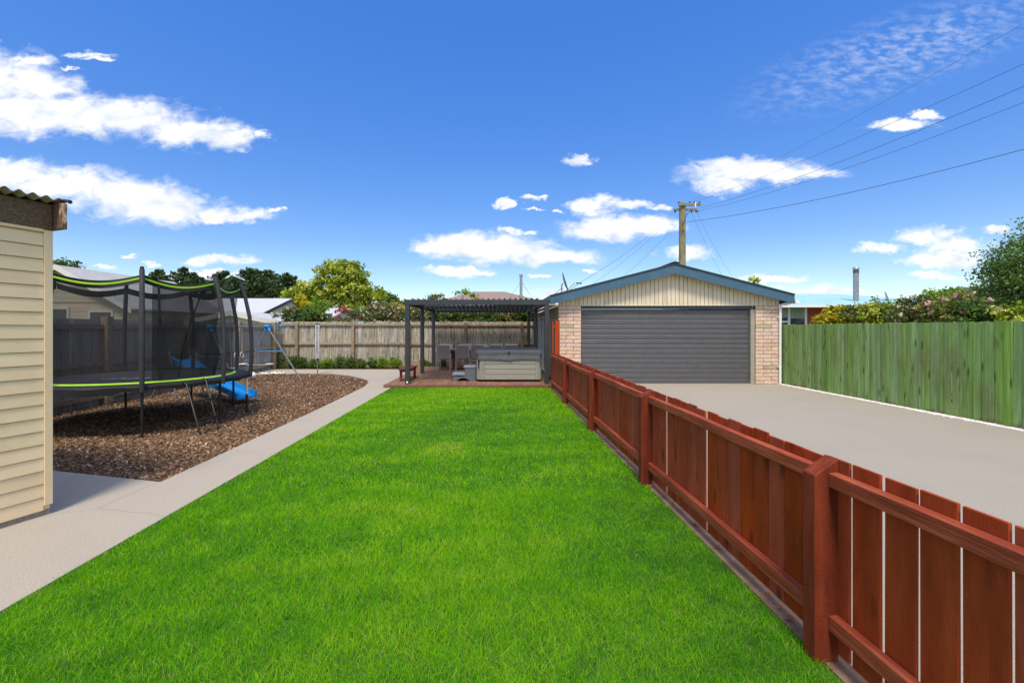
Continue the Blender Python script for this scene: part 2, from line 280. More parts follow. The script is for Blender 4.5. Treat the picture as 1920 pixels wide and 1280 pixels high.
m_lcyp = leafmat('cypress foliage', [(0.022,0.045,0.014,1),(0.055,0.095,0.03,1),(0.11,0.16,0.05,1)], 0.1)
m_lmag = leafmat('yellow green foliage', [(0.06,0.11,0.008,1),(0.22,0.31,0.015,1),(0.47,0.52,0.03,1),(0.8,0.78,0.3,1)])
m_lgold = leafmat('golden foliage', [(0.16,0.20,0.01,1),(0.5,0.42,0.02,1),(0.75,0.62,0.04,1)])
m_lgrn = leafmat('mid green foliage', [(0.03,0.065,0.012,1),(0.10,0.18,0.03,1),(0.22,0.33,0.07,1)])
m_lbrt = leafmat('bright green foliage', [(0.06,0.14,0.010,1),(0.20,0.34,0.03,1),(0.38,0.5,0.06,1)])
m_lolive = leafmat('olive foliage', [(0.06,0.08,0.015,1),(0.18,0.22,0.04,1),(0.36,0.36,0.11,1)])
m_lrose = leafmat('rose foliage', [(0.05,0.08,0.02,1),(0.15,0.20,0.05,1),(0.34,0.26,0.12,1)])
m_pink = leafmat('pink petals', [(0.75,0.35,0.38,1),(0.85,0.55,0.52,1)]); m_redp = leafmat('red petals', [(0.5,0.03,0.06,1),(0.7,0.08,0.1,1)])
m_creamp = leafmat('cream petals', [(0.8,0.6,0.42,1),(0.9,0.8,0.66,1)]); m_coral = leafmat('coral petals', [(0.8,0.22,0.14,1),(0.85,0.36,0.26,1)])
m_litter = mat('dry orange leaf', [lin(196,110,40), lin(150,84,40)], 30, rough=0.7)

# ------------------------------------------------------------ geometry helpers
WL = {}
def W(o): return WL.get(o.name, Vector((0,0,0))) if o is not None else Vector((0,0,0))
def props(o, label=None, cat=None, group=None, kind=None):
    if label: o['label'] = label
    if cat: o['category'] = cat
    if group: o['group'] = group
    if kind: o['kind'] = kind
    return o
def root(name, label, cat, loc, group=None):
    o = bpy.data.objects.new(name, None); o.empty_display_size = 0.2; COL.objects.link(o); o.location = loc
    WL[o.name] = Vector(loc); return props(o, label, cat, group)
def place(o, wpos, parent):
    COL.objects.link(o); wpos = Vector(wpos)
    if parent is not None: o.parent = parent
    o.location = wpos-W(parent); WL[o.name] = wpos; return o
def mk(name, verts, faces, m, parent=None, smooth=False, centre=None):
    v = np.array(verts, dtype=float)
    c = np.array(centre) if centre is not None else (v.min(0)+v.max(0))/2
    me = bpy.data.meshes.new(name); me.from_pydata((v-c).tolist(), [], faces); me.materials.append(m)
    if smooth:
        me.polygons.foreach_set('use_smooth', [True]*len(me.polygons))
        try: me.set_sharp_from_angle(angle=R(40))
        except Exception: pass
    me.update()
    return place(bpy.data.objects.new(name, me), c, parent)
BOXC = {}
def boxgeo(sx, sy, sz, bv=0.0):
    hx, hy, hz = sx/2, sy/2, sz/2
    if bv <= 0:
        v = [(x,y,z) for x in (-hx,hx) for y in (-hy,hy) for z in (-hz,hz)]
        f = [(0,1,3,2),(4,6,7,5),(0,4,5,1),(2,3,7,6),(0,2,6,4),(1,5,7,3)]
        return v, f
    import bmesh
    bm = bmesh.new(); bmesh.ops.create_cube(bm, size=1.0); bmesh.ops.scale(bm, vec=(sx,sy,sz), verts=bm.verts)
    bmesh.ops.bevel(bm, geom=bm.edges[:], offset=min(bv, min(sx,sy,sz)*0.45), segments=1, affect='EDGES')
    bm.verts.index_update(); v = [tuple(p.co) for p in bm.verts]; f = [tuple(q.index for q in p.verts) for p in bm.faces]; bm.free(); return v, f
def bx(name, c, size, m, parent=None, bv=0.0, rot=None):
    key = (round(size[0],4), round(size[1],4), round(size[2],4), bv, m.name)
    me = BOXC.get(key)
    if me is None:
        v, f = boxgeo(*size, bv); me = bpy.data.meshes.new(name); me.from_pydata(v, [], f); me.materials.append(m); me.update(); BOXC[key] = me
    o = place(bpy.data.objects.new(name, me), c, parent)
    if rot: o.rotation_euler = rot
    return o
def bb(name, x0, x1, y0, y1, z0, z1, m, parent=None, bv=0.0):
    return bx(name, ((x0+x1)/2,(y0+y1)/2,(z0+z1)/2), (abs(x1-x0),abs(y1-y0),abs(z1-z0)), m, parent, bv)
class MB:
    def __init__(s): s.v = []; s.f = []
    def add(s, v, f):
        o = len(s.v); s.v += [tuple(p) for p in v]; s.f += [tuple(i+o for i in q) for q in f]; return s
    def box(s, c, size, bv=0.0, rot=None):
        v, f = boxgeo(*size, bv); M = rot.to_matrix() if rot else None
        return s.add([tuple((M@Vector(p) if M else Vector(p))+Vector(c)) for p in v], f)
    def bar(s, p0, p1, w, h=None):            # rectangular bar between two points
        p0, p1 = Vector(p0), Vector(p1); d = p1-p0; h = h or w
        q = d.to_track_quat('Z', 'Y').to_matrix(); v, f = boxgeo(w, h, d.length)
        return s.add([tuple(q@Vector(p)+(p0+p1)/2) for p in v], f)
    def tube(s, pts, r, n=8, cap=True):
        pts = [Vector(p) for p in pts]; k = len(pts); rs = r if isinstance(r, (list,tuple)) else [r]*k
        v = []; f = []; up = Vector((0.31,0.17,0.93)).normalized()
        for i, p in enumerate(pts):
            d = (pts[min(i+1,k-1)]-pts[max(i-1,0)]).normalized()
            a = d.cross(up if abs(d.dot(up)) < 0.95 else Vector((1,0,0))).normalized(); b = d.cross(a).normalized()
            for j in range(n):
                t = 2*math.pi*j/n; v.append(tuple(p+a*(rs[i]*math.cos(t))+b*(rs[i]*math.sin(t))))
        for i in range(k-1):
            for j in range(n):
                f.append((i*n+j, i*n+(j+1)%n, (i+1)*n+(j+1)%n, (i+1)*n+j))
        if cap: f.append(tuple(range(n))[::-1]); f.append(tuple((k-1)*n+j for j in range(n)))
        return s.add(v, f)
    def build(s, name, m, parent=None, smooth=False): return mk(name, s.v, s.f, m, parent, smooth)
def tube(name, pts, r, m, parent=None, n=8): return MB().tube(pts, r, n).build(name, m, parent, smooth=True)
def prism(name, poly, axis, a0, a1, m, parent=None):   # polygon in the two other axes, extruded along axis
    v = []
    for a in (a0, a1):
        for p in poly:
            q = list(p); q.insert(axis, a); v.append(tuple(q))
    n = len(poly); f = [tuple(range(n))[::-1], tuple(range(n,2*n))]+[(i,(i+1)%n,(i+1)%n+n,i+n) for i in range(n)]
    o = mk(name, v, f, m, parent)
    import bmesh
    bm = bmesh.new(); bm.from_mesh(o.data); bmesh.ops.recalc_face_normals(bm, faces=bm.faces[:]); bm.to_mesh(o.data); bm.free(); return o
def copy_tree(o, parent=None):
    c = o.copy(); COL.objects.link(c); c.parent = parent
    for ch in list(o.children): copy_tree(ch, c)
    return c
def bulk(name, V, Fq, att, m, parent=None):            # numpy mesh; V (n,3), Fq (k,q) faces, att per vertex
    me = bpy.data.meshes.new(name); n = len(V); k, q = Fq.shape
    me.vertices.add(n); me.vertices.foreach_set('co', V.astype(np.float32).ravel())
    me.loops.add(k*q); me.loops.foreach_set('vertex_index', Fq.astype(np.int32).ravel())
    me.polygons.add(k); me.polygons.foreach_set('loop_start', np.arange(0, k*q, q, dtype=np.int32)); me.polygons.foreach_set('loop_total', np.full(k, q, np.int32))
    me.update(calc_edges=True)
    a = me.attributes.new('v', 'FLOAT', 'POINT'); a.data.foreach_set('value', att.astype(np.float32))
    me.materials.append(m); me.validate()
    o = bpy.data.objects.new(name, me); COL.objects.link(o)
    if parent is not None: o.parent = parent
    return o
def leaves(name, C, size, att, m, parent=None, aspect=0.55, up=0.0):   # C relative to the parent's origin: one pointed leaf per centre
    n = len(C); N = rng.normal(size=(n,3)); N[:,2] += up; N /= np.linalg.norm(N,axis=1)[:,None]
    T = np.cross(N, rng.normal(size=(n,3))); T /= np.linalg.norm(T,axis=1)[:,None]; B = np.cross(N, T)
    s = (size*rng.uniform(0.6,1.35,n))[:,None]
    V = np.stack([C-T*s, C+B*s*aspect+N*s*0.12, C+T*s, C-B*s*aspect+N*s*0.12], 1).reshape(-1,3)
    return bulk(name, V, np.arange(4*n).reshape(n,4), np.repeat(att,4), m, parent)
def blob_points(blobs, n, clump, shell=0.55):
    """leaf centres gathered in clumps that sit near the surface of a set of ellipsoids; returns points and a per-leaf shade value"""
    w = np.array([b[3]*b[4]+b[4]*b[5]+b[3]*b[5] for b in blobs]); w = w/w.sum()
    nc = max(6, int(n/45)); bi = rng.choice(len(blobs), nc, p=w); B = np.array(blobs)[bi]
    D = rng.normal(size=(nc,3)); D /= np.linalg.norm(D,axis=1)[:,None]; rr = rng.uniform(shell, 1.03, nc)[:,None]
    CC = B[:,:3]+D*rr*B[:,3:6]; cv = rng.uniform(0.12,0.88,nc)
    ci = rng.integers(0, nc, n); P = CC[ci]+rng.normal(size=(n,3))*clump*np.array([1,1,0.7])
    return P, np.clip(cv[ci]+rng.normal(size=n)*0.16, 0, 1)
def make_tree(name, label, cat, loc, blobs, n, leaf, m, trunk_h, tr, clump=0.25, group=None, flowers=None, limbs=5, aspect=0.55, shell=0.5, up=0.0, stems=False):
    o = root(name, label, cat, loc, group)
    P, a = blob_points(blobs, n, clump, shell); P = P[P[:,2] > 0.02] if True else P; a = a[:len(P)]
    leaves('crown' if not stems else 'foliage', P, leaf, a, m, o, aspect, up)
    mb = MB(); top = Vector((blobs[0][0], blobs[0][1], max(trunk_h, blobs[0][2])))
    if not stems: mb.tube([(0,0,-0.05), (0.03*tr/0.1,0,trunk_h*0.5), (blobs[0][0]*0.5,blobs[0][1]*0.5,trunk_h), tuple(top)], [tr*1.25, tr, tr*0.75, tr*0.3], 8)
    for i in range(limbs):
        b = blobs[i % len(blobs)]; s = Vector((0,0,trunk_h*(0.75 if not stems else 0.02)))
        e = Vector((b[0]+random.uniform(-.6,.6)*b[3], b[1]+random.uniform(-.6,.6)*b[4], b[2]+random.uniform(-.2,.7)*b[5])); mid = (s+e)/2+Vector((random.uniform(-.1,.1),random.uniform(-.1,.1),0.1))*b[3]
        mb.tube([s, mid, e], [tr*0.55, tr*0.35, tr*0.12], 6)
    mb.v = [tuple(Vector(q)+Vector(loc)) for q in mb.v]
    mb.build('trunk' if not stems else 'stems', m_trunk, o, smooth=True)
    if flowers:
        fm, fn, fs, lab = flowers
        bs = np.array(blobs)[rng.integers(0, len(blobs), fn*4)]; D = rng.normal(size=(fn*4,3)); D[:,1] = -np.abs(D[:,1]); D /= np.linalg.norm(D,axis=1)[:,None]
        pts = bs[:,:3]+D*bs[:,3:6]*1.04; pts = pts[pts[:,2] > blobs[0][2]-blobs[0][5]*0.4][:fn]
        for p in pts:
            k = 9; Q = p+rng.normal(size=(k,3))*fs*0.35
            leaves('flower', Q, fs*0.5, rng.uniform(0,1,k), fm, o, 0.9)
    return o

# ============================================================ the ground
def sheet(name, poly, z, m, kind='structure', depth=0.0):
    n = len(poly); v = [(x,y,z) for x,y in poly]; f = [tuple(range(n))]
    if depth:
        v += [(x,y,z-depth) for x,y in poly]; f += [(i,i+n,(i+1)%n+n,(i+1)%n) for i in range(n)]
    o = mk(name, v, f, m); props(o, kind=kind)
    if o.data.polygons[0].normal.z < 0: o.data.flip_normals()
    return o
XL = -2.89                                      # left edge of the lawn
def XR(y): return 1.645-0.0055*(y-2.2)          # lawn edge along the red fence
g = sheet('ground', [(-300,-40),(300,-40),(300,500),(-300,500)], -0.06, m_ground)
sheet('lawn_soil', [(XL,-2),(XR(-2),-2),(XR(12.5),12.5),(XL,12.5)], -0.012, m_turf, depth=0.03)
sheet('driveway', [(1.775,-3),(8.52,-3),(8.52,13.5),(1.72,13.5)], 0.0, m_conc, depth=0.04)
sheet('mowing_strip', [(XR(-2),-2),(1.775,-2),(1.72,13.3),(XR(12.5),13.3)], -0.004, m_mow, depth=0.04)
sheet('driveway_edging', [(8.52,-3),(8.575,-3),(8.575,13.32),(8.52,13.32)], 0.012, mat('pale concrete edging',[lin(212,208,200),lin(226,222,214)],20,rough=0.9,world=True), depth=0.05)
sheet('gravel_bed', [(8.575,-3),(8.80,-3),(8.80,13.32),(8.575,13.32)], -0.01, m_soil)
BARK = [(-9.0,14.6),(-8.3,16.3),(-7.2,16.6),(-6.0,16.45),(-5.2,15.9),(-4.55,15.1),(-4.1,14.4),(-3.85,13.7),(-3.70,12.6),(-3.62,9.0),(-3.60,4.80),(-5.2,5.2),(-8.6,6.1),(-8.95,10)]
sheet('path', [(-9.4,-3),(XL,-3),(XL,12.5),(-3.0,12.5),(-3.0,18.25),(-9.3,18.25),(-9.3,14.9),(-8.7,16.1)]+[(x,y) for x,y in BARK[1:]] + [(-8.6,6.1),(-9.2,6.1)], 0.0, m_path) if False else None
# the path is three butted slabs: front apron with the strip by the lawn, and the curved sweep behind the bark
sheet('path', [(-12,-3),(XL,-3),(XL,12.5),(-3.08,12.5),(-3.08,18.25),(-9.25,18.25),(-8.9,16.2),(-8.3,16.3),(-7.2,16.6),(-6.0,16.45),(-5.2,15.9),(-4.55,15.1),(-4.1,14.4),(-3.85,13.7),(-3.70,12.6),(-3.62,9.0),(-3.60,4.80),(-5.2,5.2),(-8.6,6.1),(-12,7.0)], 0.0, m_path, depth=0.05)
sheet('bark_soil', [(-9.35,6.0),(-8.6,6.1),(-5.2,5.2),(-3.6,4.8),(-3.62,9),(-3.7,12.6),(-3.85,13.7),(-4.1,14.4),(-4.55,15.1),(-5.2,15.9),(-6,16.45),(-7.2,16.6),(-8.3,16.3),(-9.35,16.3)], -0.03, m_soil)
sheet('garden_soil', [(-9.35,18.25),(2.0,18.25),(2.0,19.4),(-9.35,19.4)], -0.008, m_soil)

def inpoly(P, poly):
    x, y = P[:,0], P[:,1]; c = np.zeros(len(P), bool); n = len(poly)
    for i in range(n):
        x1,y1 = poly[i]; x2,y2 = poly[(i+1)%n]
        k = ((y1 > y) != (y2 > y)) & (x < (x2-x1)*(y-y1)/((y2-y1) if y2 != y1 else 1e-9)+x1); c ^= k
    return c
def softnoise(x, y, seed, f=1.0):
    r = np.random.default_rng(seed); s = np.zeros_like(x)
    for i in range(14):
        a = r.uniform(0, 6.28); k = f*r.uniform(0.5, 3.2); s += np.sin((x*math.cos(a)+y*math.sin(a))*k*2+r.uniform(0,6.28))/(0.6+k/f)
    return s/4.2
# ---- lawn blades: dense near the camera, wider and sparser further away
def lawn():
    Vs, As = [], []; z0 = -2.0+2.6
    bands = [(0.7,1.9,4000,0.9),(1.9,3.2,18000,0.68),(3.2,4.6,12000,0.95),(4.6,6.5,5200,1.7),(6.5,9.0,3300,2.3),(9.0,12.5,2300,3.0)]
    for (a, b, dens, w) in bands:
        n = int((b-a)*4.5*dens); x = rng.uniform(XL-0.015, 1.665, n); y = rng.uniform(a, b, n)
        k = (x < XR(0)-0.0055*y-0.005+0.014*softnoise(x*3, y*3, 31, 3.0)) & (x > XL+0.008+0.012*softnoise(x*3, y*3, 33, 3.0)); x, y = x[k], y[k]; n = len(x)
        l1 = softnoise(x, y, 3, 0.75); l2 = softnoise(x, y, 9, 2.6); l3 = softnoise(x, y, 21, 7.0)
        h = (0.030+0.010*l1+0.008*l3)*rng.uniform(0.55,1.3,n); h = np.clip(h, 0.014, 0.075)
        edge = np.minimum(x-XL, np.minimum(XR(0)-0.0055*y-x, 12.5-y)); h *= np.where(edge < 0.03, 0.7, 1.0)
        lean = rng.uniform(0.2, 1.5, n)*h; an = rng.uniform(0, 6.283, n)+0.5*l2; dx, dy = np.cos(an)*lean, np.sin(an)*lean
        wa = rng.uniform(0, 3.1416, n); ww = 0.0016*w*rng.uniform(0.7,1.3,n); wx, wy = np.cos(wa)*ww, np.sin(wa)*ww
        z = np.full(n, -0.012)
        p0 = np.stack([x-wx,y-wy,z],1); p1 = np.stack([x+wx,y+wy,z],1)
        p2 = np.stack([x+wx*.8+dx*.35, y+wy*.8+dy*.35, z+h*.62],1); p3 = np.stack([x-wx*.8+dx*.35, y-wy*.8+dy*.35, z+h*.62],1)
        p4 = np.stack([x+wx*.15+dx, y+wy*.15+dy, z+h],1); p5 = np.stack([x-wx*.15+dx, y-wy*.15+dy, z+h],1)
        V = np.stack([p0,p1,p2,p3,p3,p2,p4,p5],1).reshape(-1,3)
        yel = np.exp(-(((x+0.67)/0.35)**2+((y-6.2)/0.35)**2))*0.55+np.exp(-(((x+0.9)/0.3)**2+((y-4.0)/0.2)**2))*0.22
        far = np.clip((y-3)/8, 0, 1)*0.12
        c = 0.38+0.17*l1+0.19*l2+0.10*l3+far+yel*0.8+rng.normal(size=n)*0.15
        dead = rng.random(n) < 0.03+0.12*yel+0.03*np.clip(softnoise(x,y,44,3.5),0,1); c = np.where(dead, rng.uniform(0.85,1.0,n), np.clip(c, 0.03, 0.80))
        Vs.append(V); As.append(np.repeat(c, 8))
    V = np.concatenate(Vs); A = np.concatenate(As)
    o = bulk('lawn_grass', V, np.arange(len(V)).reshape(-1,4), A, m_grass)
    props(o, 'short bright green mown lawn between the path and the red fence', 'grass', kind='stuff')
lawn()
# ---- chips
def chips(name, pts, size, flat, m, label, cat, zb, att_pow=1.0, tilt=0.35):
    n = len(pts); base = np.array([(-1,-.5,0),(-.2,-.6,0),(1,-.35,0),(.9,.4,0),(.1,.6,0),(-.9,.45,0),(-.6,-.25,1),(.55,-.2,1),(.6,.25,1),(-.5,.28,1)], float)
    faces = np.array([(0,1,7,6),(1,2,7,7),(2,3,8,7),(3,4,8,8),(4,5,9,8),(5,0,6,9),(6,7,8,9)])
    V = base[None]+rng.normal(size=(n,10,3))*np.array([0.14,0.12,0.12]); s = size*rng.uniform(0.45,1.3,n); asp = rng.uniform(0.55,1.0,n)
    V[:,:,0] *= s[:,None]; V[:,:,1] *= (s*asp)[:,None]; V[:,:,2] *= (flat*rng.uniform(.6,1.4,n))[:,None]
    a = rng.uniform(0,6.283,n); tx = rng.normal(size=n)*tilt; ty = rng.normal(size=n)*tilt
    V[:,:,2] += V[:,:,0]*tx[:,None]+V[:,:,1]*ty[:,None]
    ca, sa = np.cos(a)[:,None], np.sin(a)[:,None]; X = V[:,:,0]*ca-V[:,:,1]*sa; Y = V[:,:,0]*sa+V[:,:,1]*ca
    V = np.stack([X+pts[:,0][:,None], Y+pts[:,1][:,None], V[:,:,2]+zb+rng.uniform(0,0.018,n)[:,None]], 2).reshape(-1,3)
    tri = []
    for q in faces: tri.append(q)
    Fq = (np.array(tri)[None]+10*np.arange(n)[:,None,None]).reshape(-1,4)
    quads = Fq
    T = np.concatenate([quads[:,[0,1,2]], quads[:,[0,2,3]]]); ok = (T[:,0] != T[:,1])&(T[:,1] != T[:,2])&(T[:,0] != T[:,2]); T = T[ok]
    at = np.repeat(np.clip(rng.beta(2.0,3.2,n)**att_pow, 0, 1), 10)
    o = bulk(name, V, T, at, m); return props(o, label, cat, kind='stuff')
def scatter(poly, spec):
    out = []
    for (y0, y1, dens) in spec:
        xs = [p[0] for p in poly]; n = int((max(xs)-min(xs))*(y1-y0)*dens)
        P = np.stack([rng.uniform(min(xs), max(xs), n), rng.uniform(y0, y1, n)], 1); out.append(P[inpoly(P, poly)])
    return np.concatenate(out)
BP = [(-9.3,6.3),(-8.6,6.12),(-5.2,5.22),(-3.62,4.83),(-3.64,9),(-3.72,12.6),(-3.87,13.7),(-4.12,14.4),(-4.57,15.1),(-5.2,15.85),(-6,16.4),(-7.2,16.55),(-8.3,16.25),(-9.3,16.25)]
chips('bark_mulch', scatter(BP, [(4.8,7.0,2000),(7.0,9.5,1150),(9.5,13,650),(13,16.6,450)]), 0.024, 0.009, m_bark, 'loose brown bark chips spread under the trampoline and swing set', 'bark mulch', -0.028)
chips('shell_gravel', np.stack([8.675-np.abs(rng.normal(size=9000))*.06, rng.uniform(1.0,13.3,9000)],1), 0.015, 0.010, m_shell, 'white shell gravel strewn along the foot of the green fence', 'gravel', -0.008, 0.5)

# ============================================================ red timber fence
rf = root('timber_fence', 'low red stained timber paling fence between the lawn and the driveway', 'fence', (1.65, 5.0, 0))
def X0(y): return 1.600-0.0075*(y-2.2)
RP = [-2.85,-0.32,2.207,4.734,7.225,9.806]
for i, y in enumerate(RP):
    x = X0(y)+random.uniform(-.004,.004); h0 = 0.925+random.uniform(-.006,.006); d = 0.09
    w = 0.118
    v = [(x,y,-.08),(x+w,y,-.08),(x+w,y+d,-.08),(x,y+d,-.08),(x,y,h0),(x+w,y,h0+.083),(x+w,y+d,h0+.083),(x,y+d,h0)]
    f = [(3,2,1,0),(4,5,6,7),(0,1,5,4),(1,2,6,5),(2,3,7,6),(3,0,4,7)]
    o = mk('post', v, f, m_redpost, rf)
    bvm = o.modifiers.new('bevel','BEVEL'); bvm.width = 0.004; bvm.segments = 1
for i in range(len(RP)):
    a = RP[i]+0.09; b = RP[i+1] if i+1 < len(RP) else 12.36
    for (z0, z1, th) in ((0.868,0.942,0.046),(0.155,0.235,0.046)):
        sag = -0.028 if (i == 4 and z0 > .5) else 0.0
        n = 7; v = []; f = []
        for k in range(n):
            t = k/(n-1); y = a+(b-a)*t; s = sag*math.sin(math.pi*t)+0.003*math.sin(9*t+i)
            xo = X0(y)+0.066; xi = xo+th
            v += [(xo,y,z0+s),(xi,y,z0+s),(xi,y,z1+s),(xo,y,z1+s-0.004)]
        for k in range(n-1):
            o_ = k*4
            for j in range(4): f.append((o_+j, o_+4+j, o_+4+(j+1)%4, o_+(j+1)%4))
        f += [(0,1,2,3), tuple((n-1)*4+j for j in (3,2,1,0))]
        o = mk('rail', v, f, m_redrail, rf)
        bvm = o.modifiers.new('bevel','BEVEL'); bvm.width = 0.003; bvm.segments = 1; bvm.limit_method = 'ANGLE'
y = -2.9; k = 0
while y < 12.3:
    w = random.uniform(0.142,0.158); gap = random.choice([0.003,0.005,0.006])
    if 0 < y+w < 2.3: gap = 0.014*(y+w)/1.715+random.choice([.001,.002,.004])
    elif 2.3 <= y+w < 5.0 and random.random() < .25: gap = 0.014*(y+w)/1.715+random.choice([.004,.008])
    if y > 4.6: w *= 0.80
    h = 1.0+random.uniform(-.009,.006); x = X0(y+w/2)+0.114+random.uniform(0,.004)
    o = bx('paling', (x+0.007, y+w/2, (h+0.035)/2), (0.014, w, h-0.035), m_red, rf, 0.0025, rot=(random.uniform(-.004,.004), 0, random.uniform(-.006,.006)))
    y += w+gap; k += 1
tg = root('timber_gate', 'tall narrow red timber panel standing edge-on between the pergola and the garage', 'gate', (1.75, 12.5, 0))
bb('post', 1.715,1.845, 12.33,12.43, -0.05,1.88, m_red, tg, 0.004)
bb('paling', 1.635,1.66, 12.30,12.44, 0.03,1.86, m_red, tg, 0.003)
bb('paling', 1.637,1.66, 12.45,12.60, 0.03,1.85, m_red, tg, 0.003)
bb('rail', 1.66,1.715, 12.34,12.40, 1.69,1.75, m_redrail, tg)
bb('rail', 1.66,1.715, 12.34,12.40, 0.20,0.27, m_redrail, tg)
for i, (x, y) in enumerate([(1.70,2.75),(1.69,3.35),(1.68,2.52),(1.69,4.2),(1.68,4.55),(1.66,4.66),(1.70,3.75),(1.69,2.62)]):
    a = random.uniform(0,3.1); s = random.uniform(.018,.034); v = []; 
    for t, wv, zz in ((-1,0,0.006),(-.5,.5,.004),(0.2,.62,.0),(1,0,.010),(0.2,-.62,.004),(-.5,-.5,.012)):
        v.append((x+s*(t*math.cos(a)-wv*math.sin(a)), y+s*(t*math.sin(a)+wv*math.cos(a)), 0.004+zz*1.4))
    o = mk('fallen_leaf', v, [(0,1,2,4),(0,4,5),(2,3,4)] if False else [(0,1,2,3,4,5)], m_litter)
    props(o, 'dry curled orange brown leaf lying on the strip below the red fence', 'leaf', 'dry leaves along the foot of the red fence')

# ============================================================ green paling fence
gf = root('paling_fence', 'tall green painted paling fence along the right side of the driveway', 'fence', (8.70, 7.0, 0))
y = -0.5; k = 0
while y < 13.6:
    w = random.choice([0.09,0.105,0.12,0.135]); vis = w+random.choice([.005,.007,.010,.013])
    h = 1.785+random.uniform(-.012,.010); front = k % 2
    x = 8.69+random.uniform(-.007,.007)
    bx('paling', (x, y+w/2, (h+0.02)/2), (0.017, w, h-0.02), m_green, gf, 0.002, rot=(random.uniform(-.004,.004), 0, random.uniform(-.02,.02)))
    y += vis; k += 1
for y in range(0, 14, 2): bb('post', 8.77,8.87, y-.2,y-.1, -.05,1.74, m_greyrail, gf)
for z in (0.25,0.9,1.55): bb('rail', 8.72,8.77, -0.5,13.2, z,z+.075, m_greyrail, gf)

# ============================================================ weathered back fence
bf = root('paling_fence', 'weathered grey paling fence across the far end of the yard', 'fence', (-3.6, 19.3, 0))
x = -9.25
while x < 1.90:
    w = random.uniform(0.135,0.155); h = 1.975+random.uniform(-.015,.012)
    if x+w > 1.93: break
    bx('paling', (x+w/2, 19.345+random.uniform(-.004,.006), (h+.05)/2), (w, 0.018, h-.05), m_grey, bf, 0.0, rot=(0, random.uniform(-.004,.004), 0))
    x += w+random.choice([-0.004,0.001,0.003])
for i in range(5):
    x0 = -8.58+i*2.44; bb('post', x0,x0+.115, 19.19,19.30, -.05,1.93+random.uniform(-.01,.01), m_greyrail, bf, 0.004)
xs = [-9.25]+[-8.58+i*2.44 for i in range(5)]+[1.92]
for i in range(len(xs)-1):
    a = xs[i]+(0.118 if i else 0.0); b = xs[i+1]-.003
    for (z0, z1) in ((1.795,1.885),(0.97,1.06)):
        bb('rail', a, b, 19.265, 19.334, z0+random.uniform(-.006,.006), z1, m_greyrail, bf, 0.003)
    bb('kickboard', a, b, 19.285,19.33, 0.0, 0.24, m_greyrail, bf, 0.003)

# ============================================================ corrugated left fence
LF0 = Vector((-8.32, 6.0, 0)); LF1 = Vector((-9.22, 19.25, 0)); ldir = (LF1-LF0).normalized(); lper = Vector((-ldir.y, ldir.x, 0))  # lper points away from the yard
cf = root('corrugated_fence', 'weathered corrugated iron fence with timber posts behind the trampoline', 'fence', (-8.7, 12.0, 0))
L = (LF1-LF0).length; s = 0.0
while s < L-0.05:
    w = min(0.76, L-s); n = int(w/0.019)+1; v = []; f = []; tz = 1.86+0.05*s/L+random.uniform(-.008,.008)
    for k in range(n):
        t = s+w*k/(n-1); p = LF0+ldir*t+lper*(0.06+0.010*math.cos(2*math.pi*t/0.076)+0.003*((int(s/0.76))%2))
        v += [(p.x,p.y,-.02),(p.x,p.y,tz)]
    f = [(2*k,2*k+2,2*k+3,2*k+1) for k in range(n-1)]
    mk('sheet', v, f, m_zinc, cf, smooth=True); s += w
def lbar(name, s0, s1, z0, z1, n0, n1, m):
    q = [LF0+ldir*a+lper*b for a, b in ((s0,n0),(s1,n0),(s1,n1),(s0,n1))]
    return mk(name, [(p.x,p.y,z0) for p in q]+[(p.x,p.y,z1) for p in q], [(3,2,1,0),(4,5,6,7),(0,1,5,4),(1,2,6,5),(2,3,7,6),(3,0,4,7)], m, cf)
for py in (6.9,9.75,12.65,15.55,18.45):
    s0 = py-6.0; lbar('post', s0, s0+.16, -.05, 1.93, -0.10, 0.044, m_greyrail)
prev = 0
for py in (6.9,9.75,12.65,15.55,18.45,19.2):
    s1 = py-6.0
    for z0, z1 in ((1.66,1.75),(0.86,0.94),(0.14,0.24)): lbar('rail', prev+0.002, s1-.002, z0, z1, -0.03, 0.044, m_greyrail)
    prev = s1+.16

# ============================================================ garage
GX0, GX1, GY = 1.955, 8.60, 13.33
ga = root('garage', 'pink brick double garage with blue barge boards and cream gable', 'garage', (5.3, GY, 0))
def roofz(x): return 3.57-abs(x-5.34)*0.2545     # top of the roof edge
m_in = m_mortar
GB = 19.95
bb('wall', GX0+.02, 2.64, GY+.022, GY+.12, 0, 2.362, m_in, ga); bb('wall', 7.875, GX1-.02, GY+.022, GY+.12, 0, 2.362, m_in, ga)
bb('wall', GX1-.13, GX1-.001, GY+.122, GB, 0, 2.36, m_brick, ga)
